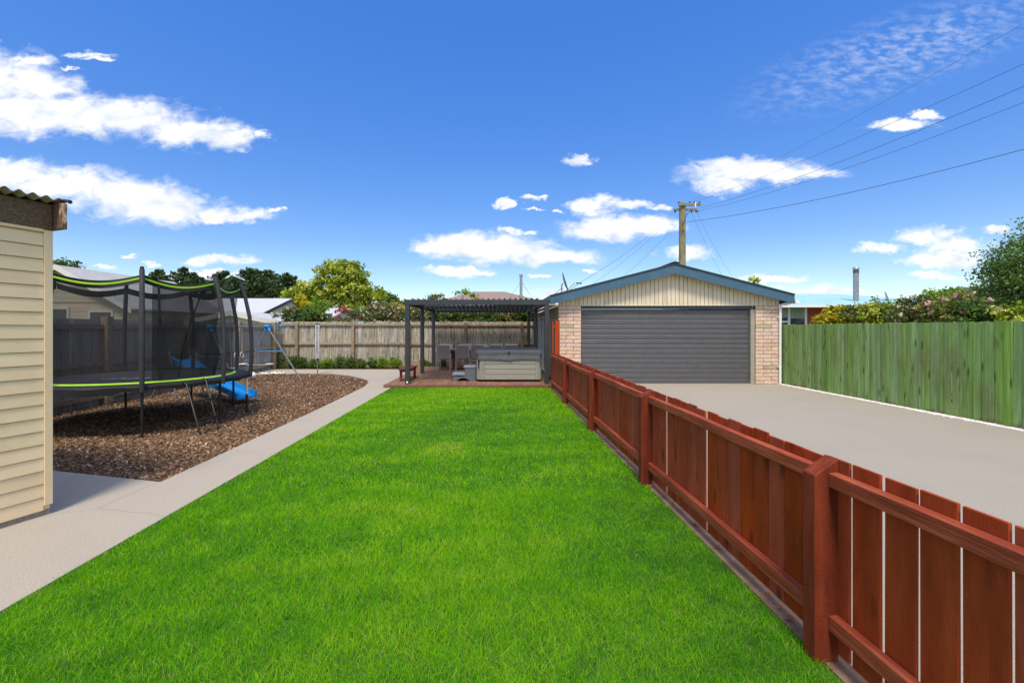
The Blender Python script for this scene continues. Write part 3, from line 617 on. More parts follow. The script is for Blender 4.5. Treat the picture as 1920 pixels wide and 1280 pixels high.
# left side wall in courses, with an opening for the glazed door
row = 0.112
bb('wall', GX0+.02, GX0+.12, GY+.122, 16.8, 0, 2.36, m_in, ga); bb('wall', GX0+.02, GX0+.12, 19.1, GB, 0, 2.36, m_in, ga); bb('wall', GX0+.02, GX0+.12, 16.8, 19.1, 2.15, 2.36, m_in, ga)
bb('wall', GX0, GX1, GB, GB+.1, 0, 2.36, m_brick, ga)
for r in range(21):
    z = r*row+0.004; zt = min(row-0.009, 2.36-z)
    for (a, b, side) in ((GX0, 2.64, 0), (7.875, GX1, 1)):
        W_ = b-a; segs = [(a, a+W_*0.333), (a+W_*0.333, b)] if r % 2 == 0 else [(a, a+W_*0.667), (a+W_*0.667, b)]
        for (p, q) in segs:
            m = m_brickg if ((r in (4,15)) and q-p > 0.3 and side == 1) or (r == 15 and side == 0 and q-p > .3) else m_brick
            bx('brick', ((p+q)/2, GY+0.045-random.uniform(0,.006), z+zt/2), (q-p-0.013, 0.09, zt-.003), m, ga, 0.006)
    yy = GY+.10+(0.2 if r % 2 else 0)
    if r % 1 == 0:
        yy = GY+.092
        first = 0.23 if r % 2 else 0.46
        while yy < GB-.05:
            yb = min(yy+first, GB); first = 0.46
            if not (yb > 16.8 and yy < 19.1 and z < 2.10):
                bx('block', (GX0+.012, (yy+yb)/2, z+zt/2), (0.05, yb-yy-.008, zt), m_sidewall, ga, 0.0)
            yy = yb
# gable boards
nb = 53; bw = (GX1-GX0)/nb
bb('wall', GX0+.03, GX1-.03, GY+.05, GY+.09, 2.363, 2.44, m_in, ga)
for i in range(nb):
    x0 = GX0+i*bw+.007; x1 = GX0+(i+1)*bw-.007
    if 5.34 > x0 and 5.34 < x1: x1 = x1
    z0, z1 = roofz(x0)-.06, roofz(x1)-.06
    prism('gable_board', [(x0,2.368),(x1,2.368),(x1,z1),(x0,z0)], 1, GY+.004, GY+.028, m_creamg, ga)
prism('gable_backing', [(GX0,2.375),(GX1,2.375),(GX1,roofz(GX1)-.07),(5.34,3.49),(GX0,roofz(GX0)-.07)], 1, GY+.030, GY+.048, mat('board gap lining',[lin(104,88,66)],rough=.9), ga)
bb('trim', GX0, GX1, GY-.012, GY+.003, 2.355, 2.372, m_creamg, ga)
for sgn, xe in ((-1,1.685),(1,8.87)):
    za, ze = 3.56, roofz(xe)-.01; x5 = 5.34
    prism('barge_board', [(x5,za),(xe,ze),(xe,ze-.262),(x5,za-.275)], 1, 13.06, 13.09, m_bluef, ga)
    prism('roof', [(x5,za+.002),(xe,ze+.002),(xe,ze+.030),(x5,za+.034)], 1, 13.03, GB+.2, m_roofdk, ga)
    prism('soffit', [(x5,za-.10),(xe,ze-.10),(xe,ze-.085),(x5,za-.085)], 1, 13.092, GY+.002, m_creamg, ga)
    xf = xe+(.0 if sgn < 0 else -.0)
    bb('fascia', xe-.012 if sgn<0 else xe-.018, xe+.018 if sgn<0 else xe+.012, 13.092, GB+.18, ze-.20, ze-.002, m_bluef, ga)
    bb('eave_lining', min(xe, GX0 if sgn<0 else GX1)+.03, max(xe, GX0 if sgn<0 else GX1)-.03, GY, GB, 2.365, 2.375, m_creamg, ga)
prism('ridge_cap', [(5.20,3.585),(5.34,3.628),(5.48,3.585),(5.48,3.600),(5.34,3.645),(5.20,3.600)], 1, 13.02, GB+.2, m_roofdk, ga)
# door: ribbed horizontal slats
dd = mk('door', [(2.645,GY+.14,0.0),(7.735,GY+.14,0.0),(7.735,GY+.14,2.25),(2.645,GY+.14,2.25)], [(0,1,2,3)], m_roofdk, ga)
pz = 2.235/15
for i in range(15):
    z = i*pz+.006
    prof = [(GY+.13,z+.002),(GY+.106,z+.008),(GY+.100,z+pz*.30),(GY+.100,z+pz*.42),(GY+.106,z+pz*.46),(GY+.100,z+pz*.5),(GY+.100,z+pz-.020),(GY+.108,z+pz-.008),(GY+.13,z+pz-.004)]
    v = []
    for x in (2.647, 7.733):
        for (yv, zz) in prof: v.append((x, yv, zz))
    n = len(prof); f = [(k, k+1, n+k+1, n+k) for k in range(n-1)]
    mk('slat', v, f, m_doorg, dd)
bb('lintel', 2.645, 7.80, GY+.02, GY+.12, 2.255, 2.354, m_lintel, ga, 0.004)
bb('jamb', 7.745, 7.868, GY+.02, GY+.11, 0, 2.252, m_jamb, ga, 0.004)
bb('jamb', 2.641, 2.652, GY+.03, GY+.098, 0, 2.252, m_roofdk, ga)
# glazed side door
sdr = bb('side_door', GX0+.02, GX0+.05, 16.83, 19.07, 0.05, 2.12, m_curtain, ga)
for (a, b, z0, z1) in ((16.80,16.88,.02,2.15),(17.52,17.60,.02,2.15),(18.28,18.36,.02,2.15),(19.02,19.10,.02,2.15),(16.88,19.02,2.07,2.15),(16.88,19.02,.02,.10)):
    bb('frame', GX0-.012, GX0+.058, a, b, z0, z1, m_white, sdr)
bb('pane', GX0+.015,GX0+.020, 17.60,18.28, .10,2.07, m_glass, sdr)
# downpipe with its elbow
dp = MB(); dp.tube([(8.80,13.16,2.41),(8.66,13.20,2.40),(8.60,13.24,2.37),(8.585,13.27,2.28),(8.585,13.28,1.2),(8.585,13.28,0.03)], 0.036, 10)
dpo = dp.build('downpipe', m_white, ga, smooth=True)
for z in (2.0,0.52): bb('bracket', 8.50, 8.63, 13.265, 13.322, z, z+.02, m_white, dpo)
bb('gutter', 8.885, 9.0, 13.05, GB, 2.42, 2.51, m_white, ga)
bb('door_threshold', 2.66, 7.74, GY-.01, GY+.09, 0.002, 0.012, m_path, ga)

# ============================================================ shed at the left edge
sh = root('shed', 'cream weatherboard shed corner with corrugated roof at the left edge', 'shed', (0,0,0))
WL[sh.name] = Vector((0,0,0))
bb('wall', -2.4, -0.012, -4.5, -0.005, 0.02, 2.53, m_cream, sh)
bb('footing', -2.4, 0.0, -4.5, -0.01, -0.02, 0.045, mat('rough concrete footing',[lin(120,114,104),lin(150,144,132)],20,rough=.95,bump=.5), sh)
nb = 21; bh = (2.505-.05)/nb
for i in range(nb):
    z = .05+i*bh; j = random.uniform(-.0015,.0015)
    v = []
    for yv in (-4.5, -0.058):
        v += [(-.010,yv,z+.001),(0.012+j,yv,z-.001),(0.012+j,yv,z+.006),(0.004,yv,z+bh-.008),(-.010,yv,z+bh-.008)]
    f = [(0,1,6,5),(1,2,7,6),(2,3,8,7),(3,4,9,8),(4,3,2,1,0),(5,6,7,8,9)]
    mk('weatherboard', v, f, m_cream, sh)
bb('corner_board', -.02, 0.022, -0.056, 0.004, 0.09, 2.53, m_cream, sh, 0.003)
bb('corner_board', -.09, -.022, -0.004, 0.012, 0.09, 2.53, m_cream, sh, 0.003)
bb('top_trim', -.010, 0.024, -4.5, -0.058, 2.507, 2.535, m_cream, sh, 0.003)
bb('fascia', 0.0, 0.030, -4.5, -0.004, 2.537, 2.760, m_fasc, sh, 0.003)
bgo = bb('barge_board', -2.4, 0.165, 0.0, 0.032, 2.537, 2.770, m_fasc, sh, 0.003)
bb('peeled_end', 0.1655, 0.170, 0.0, 0.032, 2.538, 2.768, m_fascpeel, sh); bb('peeled_patch', 0.128,0.165, -0.0022,-0.0004, 2.55,2.762, m_fascpeel, sh)
n = 330; v = []; f = []
for k in range(n):
    yv = -4.5+4.53*k/(n-1); c = 0.014*math.cos(2*math.pi*yv/0.088)
    for (xv, zv) in ((-2.5,2.45),(0.0,2.785),(0.125,2.802)): v.append((xv,yv,zv+c))
    for (xv, zv) in ((0.125,2.796),(0.0,2.778)): v.append((xv,yv,zv+c))
for k in range(n-1):
    for j in range(4): f.append((5*k+j, 5*k+5+j, 5*k+6+j, 5*k+1+j))
mk('roof_sheet', v, f, m_fibro, sh, smooth=True)
MB().tube([(-2.4,0.02,2.46),(-.05,0.03,2.795),(0.05,0.03,2.806),(0.10,0.035,2.800),(0.16,0.04,2.795),(0.20,0.04,2.782)], [.018,.018,.012,.02,.014,.018], 8).build('flashing', m_roofdk, sh, smooth=True)
sh.location = (-3.972, 3.985, 0); sh.rotation_euler = (0, 0, R(-19.9))

# ============================================================ deck, pergola and what stands there
DZ = 0.08
dk = root('deck', 'low brown timber deck under the dark pergola', 'deck', (-0.7, 12.5, 0))
nb = 33; x0, x1 = -3.08, 1.66; pw = (x1-x0)/nb
for i in range(nb):
    a = x0+i*pw; cuts = [12.535, 18.85]; s = 12.535+random.choice([1.8,2.6,3.4,4.2]); cuts = [12.535, s, 18.85]
    for p, q in zip(cuts[:-1], cuts[1:]): bb('board', a+.003, a+pw-.003, p+.001, q-.002, DZ-.025, DZ+random.uniform(-.0012,.0012), m_deck, dk)
bb('fascia', x0-.02, x1, 12.505, 12.532, 0.0, DZ-.004, m_deckf, dk, 0.003); bb('fascia', x0-.022, x0-.002, 12.534, 18.85, 0.0, DZ-.004, m_deck, dk)
bb('subframe', x0+.02, x1-.02, 12.6, 18.8, -0.03, 0.05, m_soil, dk)

pg = root('pergola', 'charcoal aluminium louvred pergola over the deck beside the garage', 'pergola', (-0.5, 15.6, DZ))
PX0, PX1 = -2.52, 1.595; PW = 0.125
posts = [(PX0,12.66),(PX0-.07,15.72),(PX0-.07,18.68),(PX1-PW,12.66),(PX1-PW-.03,15.72),(PX1-PW-.04,18.68)]
BZ0, BZ1 = 2.345, 2.495
pos = []
for i, (x, y) in enumerate(posts):
    w = PW
    p = bb('post', x, x+w, y, y+w, DZ, BZ1 if False else BZ0-.001, m_char, pg, 0.003); pos.append(p)
bb('beam', PX0-.004, PX1+.004, 12.655, 12.785, BZ0, BZ1, m_char, pg, 0.003); bb('beam', PX0-.07, PX1-.04, 18.68, 18.805, BZ0, BZ1, m_char, pg, 0.003)
bb('beam', PX0-.055, PX0+.065, 12.79, 18.675, BZ0, BZ1-.002, m_char, pg, 0.003); bb('beam', PX1-.145, PX1-.03, 12.79, 18.675, BZ0, BZ1-.002, m_char, pg, 0.003)
bb('beam', PX0+.067, PX1-.147, 15.72, 15.84, BZ0+.02, BZ1-.004, m_char, pg)
lp = bb('light_plate', PX0+.040, PX0+.086, 12.653, 12.659, DZ+.035, DZ+.085, m_white, pos[0])
nl = 24; xa, xb = PX0+.12, PX1-.20
for bay, (ya, yb) in enumerate(((12.80,15.70),(15.86,18.66))):
    for i in range(nl):
        xc = xa+(xb-xa)*(i+.5)/nl; ang = R(48 if bay == 0 else 44)
        dx, dz = math.cos(ang)*.085, math.sin(ang)*.085; zc = 2.485
        v = []
        for yv in (ya, yb): v += [(xc-dx,yv,zc+dz),(xc-dx+.012,yv,zc+dz+.006),(xc+dx+.012,yv,zc-dz+.006),(xc+dx,yv,zc-dz)]
        mk('louvre', v, [(0,1,5,4),(1,2,6,5),(2,3,7,6),(3,0,4,7),(3,2,1,0),(4,5,6,7)], m_louv, pg)

bn = root('bench', 'small red brown timber bench at the left end of the deck', 'bench', (-2.68, 13.95, DZ))
for i in range(3): bb('seat_board', -2.86+i*.123, -2.86+i*.123+.117, 13.28, 14.62, .43, .46, m_furn, bn, .003)
bb('apron', -2.83,-2.53, 13.36,13.39, .36,.428, m_furn, bn); bb('apron', -2.83,-2.53, 14.51,14.54, .36,.428, m_furn, bn); bb('apron', -2.83,-2.80, 13.392,14.508, .36,.428, m_furn, bn); bb('apron', -2.56,-2.53, 13.392,14.508, .36,.428, m_furn, bn)
for xx in (-2.83,-2.60):
    for yy in (13.40,14.44): bb('leg', xx, xx+.07, yy, yy+.07, DZ, .428, m_furn, bn, .003)

tb = root('dining_table', 'long red brown timber dining table under the pergola', 'table', (-0.5, 17.55, DZ))
for i in range(6): bb('top_board', -2.12, 1.02, 17.08+i*.165, 17.08+i*.165+.158, .795, .83, m_furn, tb, .003)
bb('apron', -2.0, .92, 17.14, 17.17, .70, .793, m_furn, tb); bb('apron', -2.0, .92, 17.90, 17.93, .70, .793, m_furn, tb)
for xx in (-1.60, .42):
    for yy in (17.25, 17.75): bb('leg', xx, xx+.12, yy, yy+.09, DZ, .793, m_furn, tb, .004)
    bb('leg_brace', xx+.02, xx+.10, 17.342, 17.748, .25, .34, m_furn, tb)

def chair(lab):
    o = root('patio_chair', lab, 'chair', (0,0,0), 'sling dining chairs round the table on the deck'); WL[o.name] = Vector((0,0,0))
    w = .25
    # sits facing +y; the back is at y = -.27
    v = []; nz = 7
    for k in range(nz):
        t = k/(nz-1); z = .46+t*.48; yb = -.22-.09*t+0.018*math.sin(math.pi*t); 
        for sx in (-1,1): v.append((sx*(w-.018), yb, z))
    v2 = [(x,y-.004,z) for x,y,z in v]; n = len(v); f = [(2*k,2*k+1,2*k+3,2*k+2) for k in range(nz-1)]; f += [tuple(i+n for i in q[::-1]) for q in f]
    mk('backrest', v+v2, f, m_sling, o, smooth=True)
    bb('seat', -w+.02, w-.02, -.20, .25, .425, .437, m_sling, o)
    for sx in (-1,1):
        MB().tube([(sx*w,-.315,.96),(sx*w,-.22,.44),(sx*w,-.27,0.0)], .014, 6).build('back_leg', m_slingl, o, smooth=True)
        MB().tube([(sx*w,.27,0.0),(sx*w,.255,.42),(sx*w,-.22,.44)], .014, 6).build('front_leg', m_slingl, o, smooth=True)
        MB().tube([(sx*(w+.012),.25,.43),(sx*(w+.012),.22,.64),(sx*(w+.012),-.24,.66)], .014, 6).build('armrest', m_char, o, smooth=True)
    MB().tube([(-w,-.315,.955),(w,-.315,.955)], .016, 6).build('top_rail', m_slingl, o, smooth=True)
    return o
base = chair('x'); first = True
fr = [(-1.89,'grey sling chair nearest the pergola post in the row facing away'),(-1.17,'grey sling chair in front of the table beside the tub steps'),(-.60,'grey sling chair half hidden by the left end of the hot tub'),(.06,'grey sling chair whose backrest shows over the middle of the tub cover'),(.70,'grey sling chair whose backrest shows over the right of the tub cover')]
bk = [(-1.93,'pale backed chair across the table at its left end'),(-1.13,'pale backed chair across the table, second from its left end'),(-.46,'pale backed chair across the table, middle one of the far row'),(.12,'pale backed chair across the table, second from its right end'),(.72,'pale backed chair across the table at its right end')]
for (x, lab) in fr:
    o = base if first else copy_tree(base); first = False
    o['label'] = lab; o.location = (x, 17.12+random.uniform(-.03,.03), DZ); o.rotation_euler = (0,0,R(random.uniform(-3,3)))
m_pale = mat('pale grey sling back', [lin(176,174,172), lin(190,188,186)], 60, rough=0.85)
first = True; base2 = None
for (x, lab) in bk:
    if base2 is None:
        base2 = copy_tree(base); o = base2
        for ch in o.children:
            if ch.name.startswith(('backrest','seat')): ch.data = ch.data.copy(); ch.data.materials.clear(); ch.data.materials.append(m_pale)
    else: o = copy_tree(base2)
    o['label'] = lab; o.location = (x, 18.02+random.uniform(-.03,.03), DZ); o.rotation_euler = (0,0,R(180+random.uniform(-3,3)))

# ---- hot tub
ht = root('hot_tub', 'square grey green hot tub with a grey vinyl cover on the deck', 'hot tub', (.51, 14.25, DZ))
TX0, TX1, TY0, TY1 = -.50, 1.43, 13.24, 15.20; TZ0, TZ1 = .145, .775
bb('base', TX0+.07, TX1-.07, TY0+.05, TY1-.05, DZ, TZ0, m_black, ht)
def rrect(x0, x1, y0, y1, r, n=6):
    P = []
    for (cx, cy, a0) in ((x1-r,y0+r,-90),(x1-r,y1-r,0),(x0+r,y1-r,90),(x0+r,y0+r,180)):
        for k in range(n+1): a = R(a0+90*k/n); P.append((cx+r*math.cos(a), cy+r*math.sin(a)))
    return P
prism('cabinet', rrect(TX0+.012, TX1-.012, TY0+.012, TY1-.012, .14), 2, TZ0, TZ1, mat('dark cabinet lining',[lin(70,66,56)],rough=.8), ht)
bh = (TZ1-TZ0-.01)/4
for i in range(4):
    bb('panel_board', TX0+.235, TX1-.165, TY0-.004, TY0+.03, TZ0+i*bh+.006, TZ0+(i+1)*bh-.006, m_tub, ht, .003)
    bb('panel_board', TX0-.004, TX0+.03, TY0+.25, TY1-.25, TZ0+i*bh+.004, TZ0+(i+1)*bh-.002, m_tub, ht, .003)
for side, xa, xb, k in ((0, TX0, TX0+.23, 5), (1, TX1-.16, TX1, 3)):
    for i in range(k):
        w = (xb-xa)/k; a = xa+i*w
        yo = 0
        cx = (a+w/2-(TX0+.14)) if side == 0 else (a+w/2-(TX1-.14))
        if (side == 0 and cx < 0) or (side == 1 and cx > 0): yo = .14-math.sqrt(max(.14**2-cx*cx, 0))
        ang = math.asin(max(-1,min(1,cx/.14))) if ((side == 0 and cx < 0) or (side == 1 and cx > 0)) else 0
        bx('corner_slat', (a+w/2, TY0+.006+yo, (TZ0+TZ1)/2), (w/math.cos(ang)-.004 if abs(ang) < 1.2 else w*1.8, .02, TZ1-TZ0-.006), m_tub, ht, .003, rot=(0,0,ang))
v = [(TX0+.035,TY0+.030,.73),(TX0+.085,TY0+.012,.73),(TX0+.075,TY0+.015,.47),(TX0+.050,TY0+.024,.47)]
mk('speaker_grille', [(x,y-.028,z) for x,y,z in v]+[(x,y,z) for x,y,z in v], [(0,3,2,1),(0,1,5,4),(1,2,6,5),(2,3,7,6),(3,0,4,7)], m_black, ht)
v = [(TX1-.030,TY0+.030,.73),(TX1-.012,TY0+.045,.73),(TX1-.014,TY0+.045,.50),(TX1-.025,TY0+.034,.50)]
mk('speaker_grille', [(x,y-.028,z) for x,y,z in v]+[(x,y,z) for x,y,z in v], [(0,1,2,3),(0,4,5,1),(1,5,6,2),(2,6,7,3),(3,7,4,0)], m_black, ht)
for (x, z) in ((TX0+.215,.715),(TX1-.145,.715),(TX0+.215,.26),(TX1-.145,.26),(.50,.255)):
    MB().tube([(x,TY0-.003,z),(x,TY0-.014,z)], .011, 8).build('bolt', m_white, ht)
def lid(name, z0, z1, peak, grow, parent, r=.15, wob=0.0):
    P = rrect(TX0-grow, TX1+grow, TY0-grow, TY1+grow, r, 6); n = len(P); cy = (TY0+TY1)/2
    v = []; 
    for j, z in enumerate((z0, z0+(z1-z0)*.5, z1-.012, z1)):
        s = 1.0 if j < 3 else .985
        for i, (x, y) in enumerate(P):
            k = wob*math.sin(i*2.1+j*1.7) if j in (0,1) else 0
            v.append(((x-.465)*s+.465+k*.4, (y-cy)*s+cy+k*(1 if y < cy else -1), z+k*.6))
    f = [(j*n+i, j*n+(i+1)%n, (j+1)*n+(i+1)%n, (j+1)*n+i) for j in range(3) for i in range(n)]
    c = len(v); v += [(TX0+.10, cy, z1+peak), (TX1-.10, cy, z1+peak)]
    for i in range(n):
        a, b = 3*n+i, 3*n+(i+1)%n; xa = P[i][0]; ta = c if P[i][0] < .465 else c+1; tb_ = c if P[(i+1)%n][0] < .465 else c+1
        f.append((a, b, tb_) if ta == tb_ else (a, b, tb_, ta))
    return mk(name, v, f, m_cover, parent, smooth=True)
cv = lid('cover', .905, 1.01, .055, .045, ht, .16, .001)
lid('cover_skirt', .765, .902, 0.0, .022, cv, .15, .006)
# draped folds along the front of the skirt
v = []; n = 60
for k in range(n):
    x = TX0+.06+(TX1-TX0-.12)*k/(n-1); t = (x-.465); dip = -.028*math.exp(-(t/.16)**2)
    for j, z in enumerate((.895,.85,.80,.758+dip)):
        yo = .012*math.sin(x*16+j*.9)*(.3+.35*j)*(.6+.4*math.sin(x*5))+.004*math.sin(x*41+j)
        v.append((x, TY0-.032-abs(yo)-.004*j, z))
f = [(4*k+j, 4*k+4+j, 4*k+5+j, 4*k+1+j) for k in range(n-1) for j in range(3)]
mk('skirt_fold', v, f, m_cover, cv, smooth=True)
st = MB().box((.465,TY0-.056,.955), (.045,.02,.075), .004).build('clip', m_black, cv); 
bb('strap', .452,.478, TY0-.052,TY0-.046, .80,.91, m_cover, cv); bb('strap', .34,.44, TY0-.051,TY0-.0465, .945,.968, m_cover, cv); bb('strap', .49,.59, TY0-.051,TY0-.0465, .945,.968, m_cover, cv)

stp = root('tub_steps', 'two tread grey plastic steps against the left side of the hot tub', 'steps', (-.86, 13.6, DZ))
SY0, SY1 = 13.42, 14.12
arch = [(-1.20,DZ)]+[(-1.12,DZ)]+[(-1.12+.42*(k/8), DZ+.10*math.sin(math.pi*k/8)) for k in range(1,8)]+[(-.70,DZ),(-.535,DZ),(-.535,.47),(-.86,.47),(-.87,.30),(-.90,.24),(-1.0,.22),(-1.20,.22),(-1.215,.15)]
prism('body', arch, 1, SY0+.02, SY1-.02, m_step, stp)
bb('tread', -1.24,-.86, SY0,SY1, .245,.325, m_steptop, stp, .012); bb('tread', -.90,-.53, SY0,SY1, .472,.545, m_steptop, stp, .012)

# ============================================================ trampoline
TC = Vector((-6.40, 8.10, 0)); 
tr = root('trampoline', 'round black and lime trampoline with a tall net enclosure', 'trampoline', TC)
ANG = [-97,-52,-12,27,61,98,138,182,228]
def pol(r, a, z): return Vector((TC.x+r*math.cos(R(a)), TC.y+r*math.sin(R(a)), z))
RR = 1.66
def ring(name, r0, r1, z0, z1, m, parent, n=96, th=0.0):
    v = []; f = []
    for k in range(n):
        a = 360*k/n
        v += [pol(r0,a,z0), pol(r1,a,z1)]
    f = [(2*k, 2*k+1, (2*k+3)%(2*n), (2*k+2)%(2*n)) for k in range(n)]
    return mk(name, v, f, m, parent, smooth=True)
n = 72; mk('jump_mat', [pol(1.42,360*k/n,.795) for k in range(n)], [tuple(range(n))], m_matb, tr)
# pad with a puffy profile and the skirt that hangs off it
v = []; prof = [(1.44,.790),(1.52,.803),(1.62,.806),(1.69,.796),(1.715,.77),(1.71,.715)]
for k in range(96):
    a = 360*k/96; 
    for j, (r, z) in enumerate(prof): v.append(pol(r+.006*math.sin(a*.9+j), a, z+(.008*math.sin(a*.31+j) if j > 3 else 0)-(.05 if j == 5 and (200 < a < 300) else 0)))
q = len(prof); f = [(k*q+j, ((k+1)%96)*q+j, ((k+1)%96)*q+j+1, k*q+j+1) for k in range(96) for j in range(q-1)]
pad = mk('spring_pad', v, f, m_pad, tr, smooth=True)
ring('lime_trim', 1.43, 1.475, .822, .802, m_lime, pad)
MB().tube([pol(RR,360*k/48,.74) for k in range(49)], .021, 8).build('frame', m_steelblk, tr, smooth=True)
tops = []
for a in ANG:
    lg = MB().tube([pol(RR,a,-.03), pol(RR,a,.74)], .021, 8).build('leg', m_steelblk, tr, smooth=True)
    if a == 27: MB().tube([pol(RR,a,.36), pol(RR,a,.70)], .0235, 8).build('white_sleeve', m_white, lg, smooth=True)
    pts = [pol(1.725,a,.70), pol(1.745,a,1.1), pol(1.745,a,1.5), pol(1.71,a,1.9), pol(1.63,a,2.3), pol(1.56,a,2.57)]
    MB().tube(pts, [.034,.037,.036,.038,.036,.036], 10).build('padded_pole', m_sleeve, tr, smooth=True)
    MB().tube([pol(1.56,a,2.57), pol(1.553,a,2.60), pol(1.55,a,2.62)], [.026,.03,.022], 8).build('pole_cap', m_black, tr, smooth=True)
def spans():
    for i in range(len(ANG)):
        a, b = ANG[i], ANG[(i+1) % len(ANG)]
        if b < a: b += 360
        yield a, b
def toppt(a, b, t, z, r=1.53):
    return pol(r,a,z).lerp(pol(r,b,z), t)
for (a, b) in spans():
    n = 14; v = []; vl = []
    for k in range(n):
        t = k/(n-1); sag = .11*math.sin(math.pi*t); twist = .012*math.sin(5*t+a)
        p = toppt(a,b,t,2.50-sag); d = (p-TC); d.z = 0; d.normalize()
        for j, dz in enumerate((0,-.028,-.085,-.12)): v.append(p+Vector((0,0,dz))+d*twist*(j-1))
    f = [(4*k+j, 4*k+4+j, 4*k+5+j, 4*k+1+j) for k in range(n-1) for j in range(3)]
    bd = mk('top_band', v, f, m_pad, tr, smooth=True)
    v = []
    for k in range(n):
        t = k/(n-1); sag = .11*math.sin(math.pi*t); p = toppt(a,b,t,2.50-sag); d = (p-TC); d.z = 0; d.normalize()
        for dz in (-.038,-.068): v.append(p+Vector((0,0,dz))+d*(.006+.012*abs(math.sin(5*t+a))))
    mk('lime_stripe', v, [(2*k,2*k+2,2*k+3,2*k+1) for k in range(n-1)], m_lime, bd, smooth=True)
# net: straight between the poles at the top, round at the mat
v = []; rows = 9; cols = []
for (a, b) in spans():
    for k in range(12):
        t = k/12; ang = a+(b-a)*t; top = toppt(a,b,t,2.40-.11*math.sin(math.pi*t)); bot = pol(1.425, ang, .82)
        cols.append((top, bot, ang))
for (top, bot, ang) in cols:
    for j in range(rows):
        u = j/(rows-1); p = bot.lerp(top, u); d = (p-TC); d.z = 0; d.normalize(); bulge = -.05*math.sin(math.pi*u)+.006*math.sin(ang*1.7+u*9)
        v.append(p+d*bulge)
nc = len(cols); f = [(k*rows+j, ((k+1)%nc)*rows+j, ((k+1)%nc)*rows+j+1, k*rows+j+1) for k in range(nc) for j in range(rows-1)]
mk('safety_net', v, f, m_net, tr, smooth=True)
# overlapping entrance flap, bunched into folds
v = []; n = 60; rows = 12
for k in range(n):
    t = k/(n-1)
    for j in range(rows):
        u = j/(rows-1); ang = -47+45*t; gather = (1-u); ang2 = ang+gather*6*math.sin(t*3.1)
        r = 1.36+.10*u+.035*math.sin(t*38+u*7)*(.3+.7*gather)+.03*math.sin(t*17-u*10)
        v.append(pol(r, ang2, .83+u*1.52-.1*u*math.sin(math.pi*t)))
mk('entry_flap', v, [(k*rows+j, (k+1)*rows+j, (k+1)*rows+j+1, k*rows+j+1) for k in range(n-1) for j in range(rows-1)], m_net2, tr, smooth=True)
def strip(name, pts, w, m):
    v = []
    for p in pts:
        d = Vector((p.x-TC.x, p.y-TC.y, 0)).normalized(); s = Vector((-d.y, d.x, 0)); v += [p-s*w/2, p+s*w/2]
    mk(name, v, [(2*k,2*k+1,2*k+3,2*k+2) for k in range(len(pts)-1)], m, tr)
strip('entry_seam', [pol(1.50,-44,2.34), pol(1.45,-43,1.6), pol(1.435,-43,.83)], .035, m_black)
strip('entry_seam', [pol(1.47,-18,2.33), pol(1.43,-25,1.8), pol(1.40,-30,1.3), pol(1.38,-32,.85)], .028, m_black)
# faint pale lettering worn on the mat and small print on the pad
rs = random.Random(4); mb = MB(); x = -6.60
for k in range(11):
    w = rs.uniform(.035,.07); y0 = 7.62+.02*k
    for s_ in range(rs.choice([2,3])): mb.box((x+w*rs.uniform(.1,.9), y0+rs.uniform(-.03,.06), .7975), (rs.choice([.012,w*.8]), rs.choice([.09,.02]), .001), rot=Euler((0,0,rs.uniform(-.5,.3))))
    x += w+.022
mb.box((-6.1,7.72,.7975), (1.25,.012,.001), rot=Euler((0,0,.2)))
mb.build('printed_logo', m_whiteprint, tr)

ld = root('ladder', 'short black metal ladder hooked on the trampoline rim', 'ladder', (-4.7, 7.1, 0))
A0, A1 = Vector((-4.59,6.96,0)), Vector((-4.53,7.33,0)); B0, B1 = Vector((-4.91,7.10,.77)), Vector((-4.81,7.43,.79))
for p, q in ((A0,B0),(A1,B1)): MB().tube([p-Vector((0,0,.02)), q, q+Vector((-.06,.03,.03)), q+Vector((-.10,.05,-.02))], .016, 8).build('rail', m_steelblk, ld, smooth=True)
for t in (.27,.63):
    p, q = A0.lerp(B0,t), A1.lerp(B1,t); d = (q-p).normalized()
    c = (p+q)/2; MB().bar(p,q,.05,.02).build('rung', m_steelblk, ld)

# ============================================================ swing set with slide
sw = root('swing_set', 'grey tube swing set with blue plastic joints behind the trampoline', 'swing set', (-7.5, 13.4, 0))
PA, PB = Vector((-7.66,12.0,1.72)), Vector((-7.52,14.75,1.74))
MB().tube([PA+Vector((0,-.06,0)), PB], .028, 8).build('top_bar', m_galv, sw, smooth=True)
for P, L1, L2 in ((PA, (-8.55,12.2,0), (-6.75,11.8,0)), (PB, (-8.4,14.9,0), (-6.32,14.6,0))):
    for l in (L1, L2): MB().tube([P, Vector(l)-Vector((0,0,.03))], .024, 8).build('leg', m_greystl, sw, smooth=True)
    MB().box(P, (.16,.13,.10), .02).build('joint', m_blue, sw)
    for l in (L1, L2):
        MB().tube([P, P.lerp(Vector(l),.085)], .042, 8).build('joint', m_blue, sw, smooth=True)
    a, b = P.lerp(Vector(L1),.47), P.lerp(Vector(L2),.47); MB().tube([a,b], .017, 6).build('cross_bar', m_blue, sw, smooth=True)
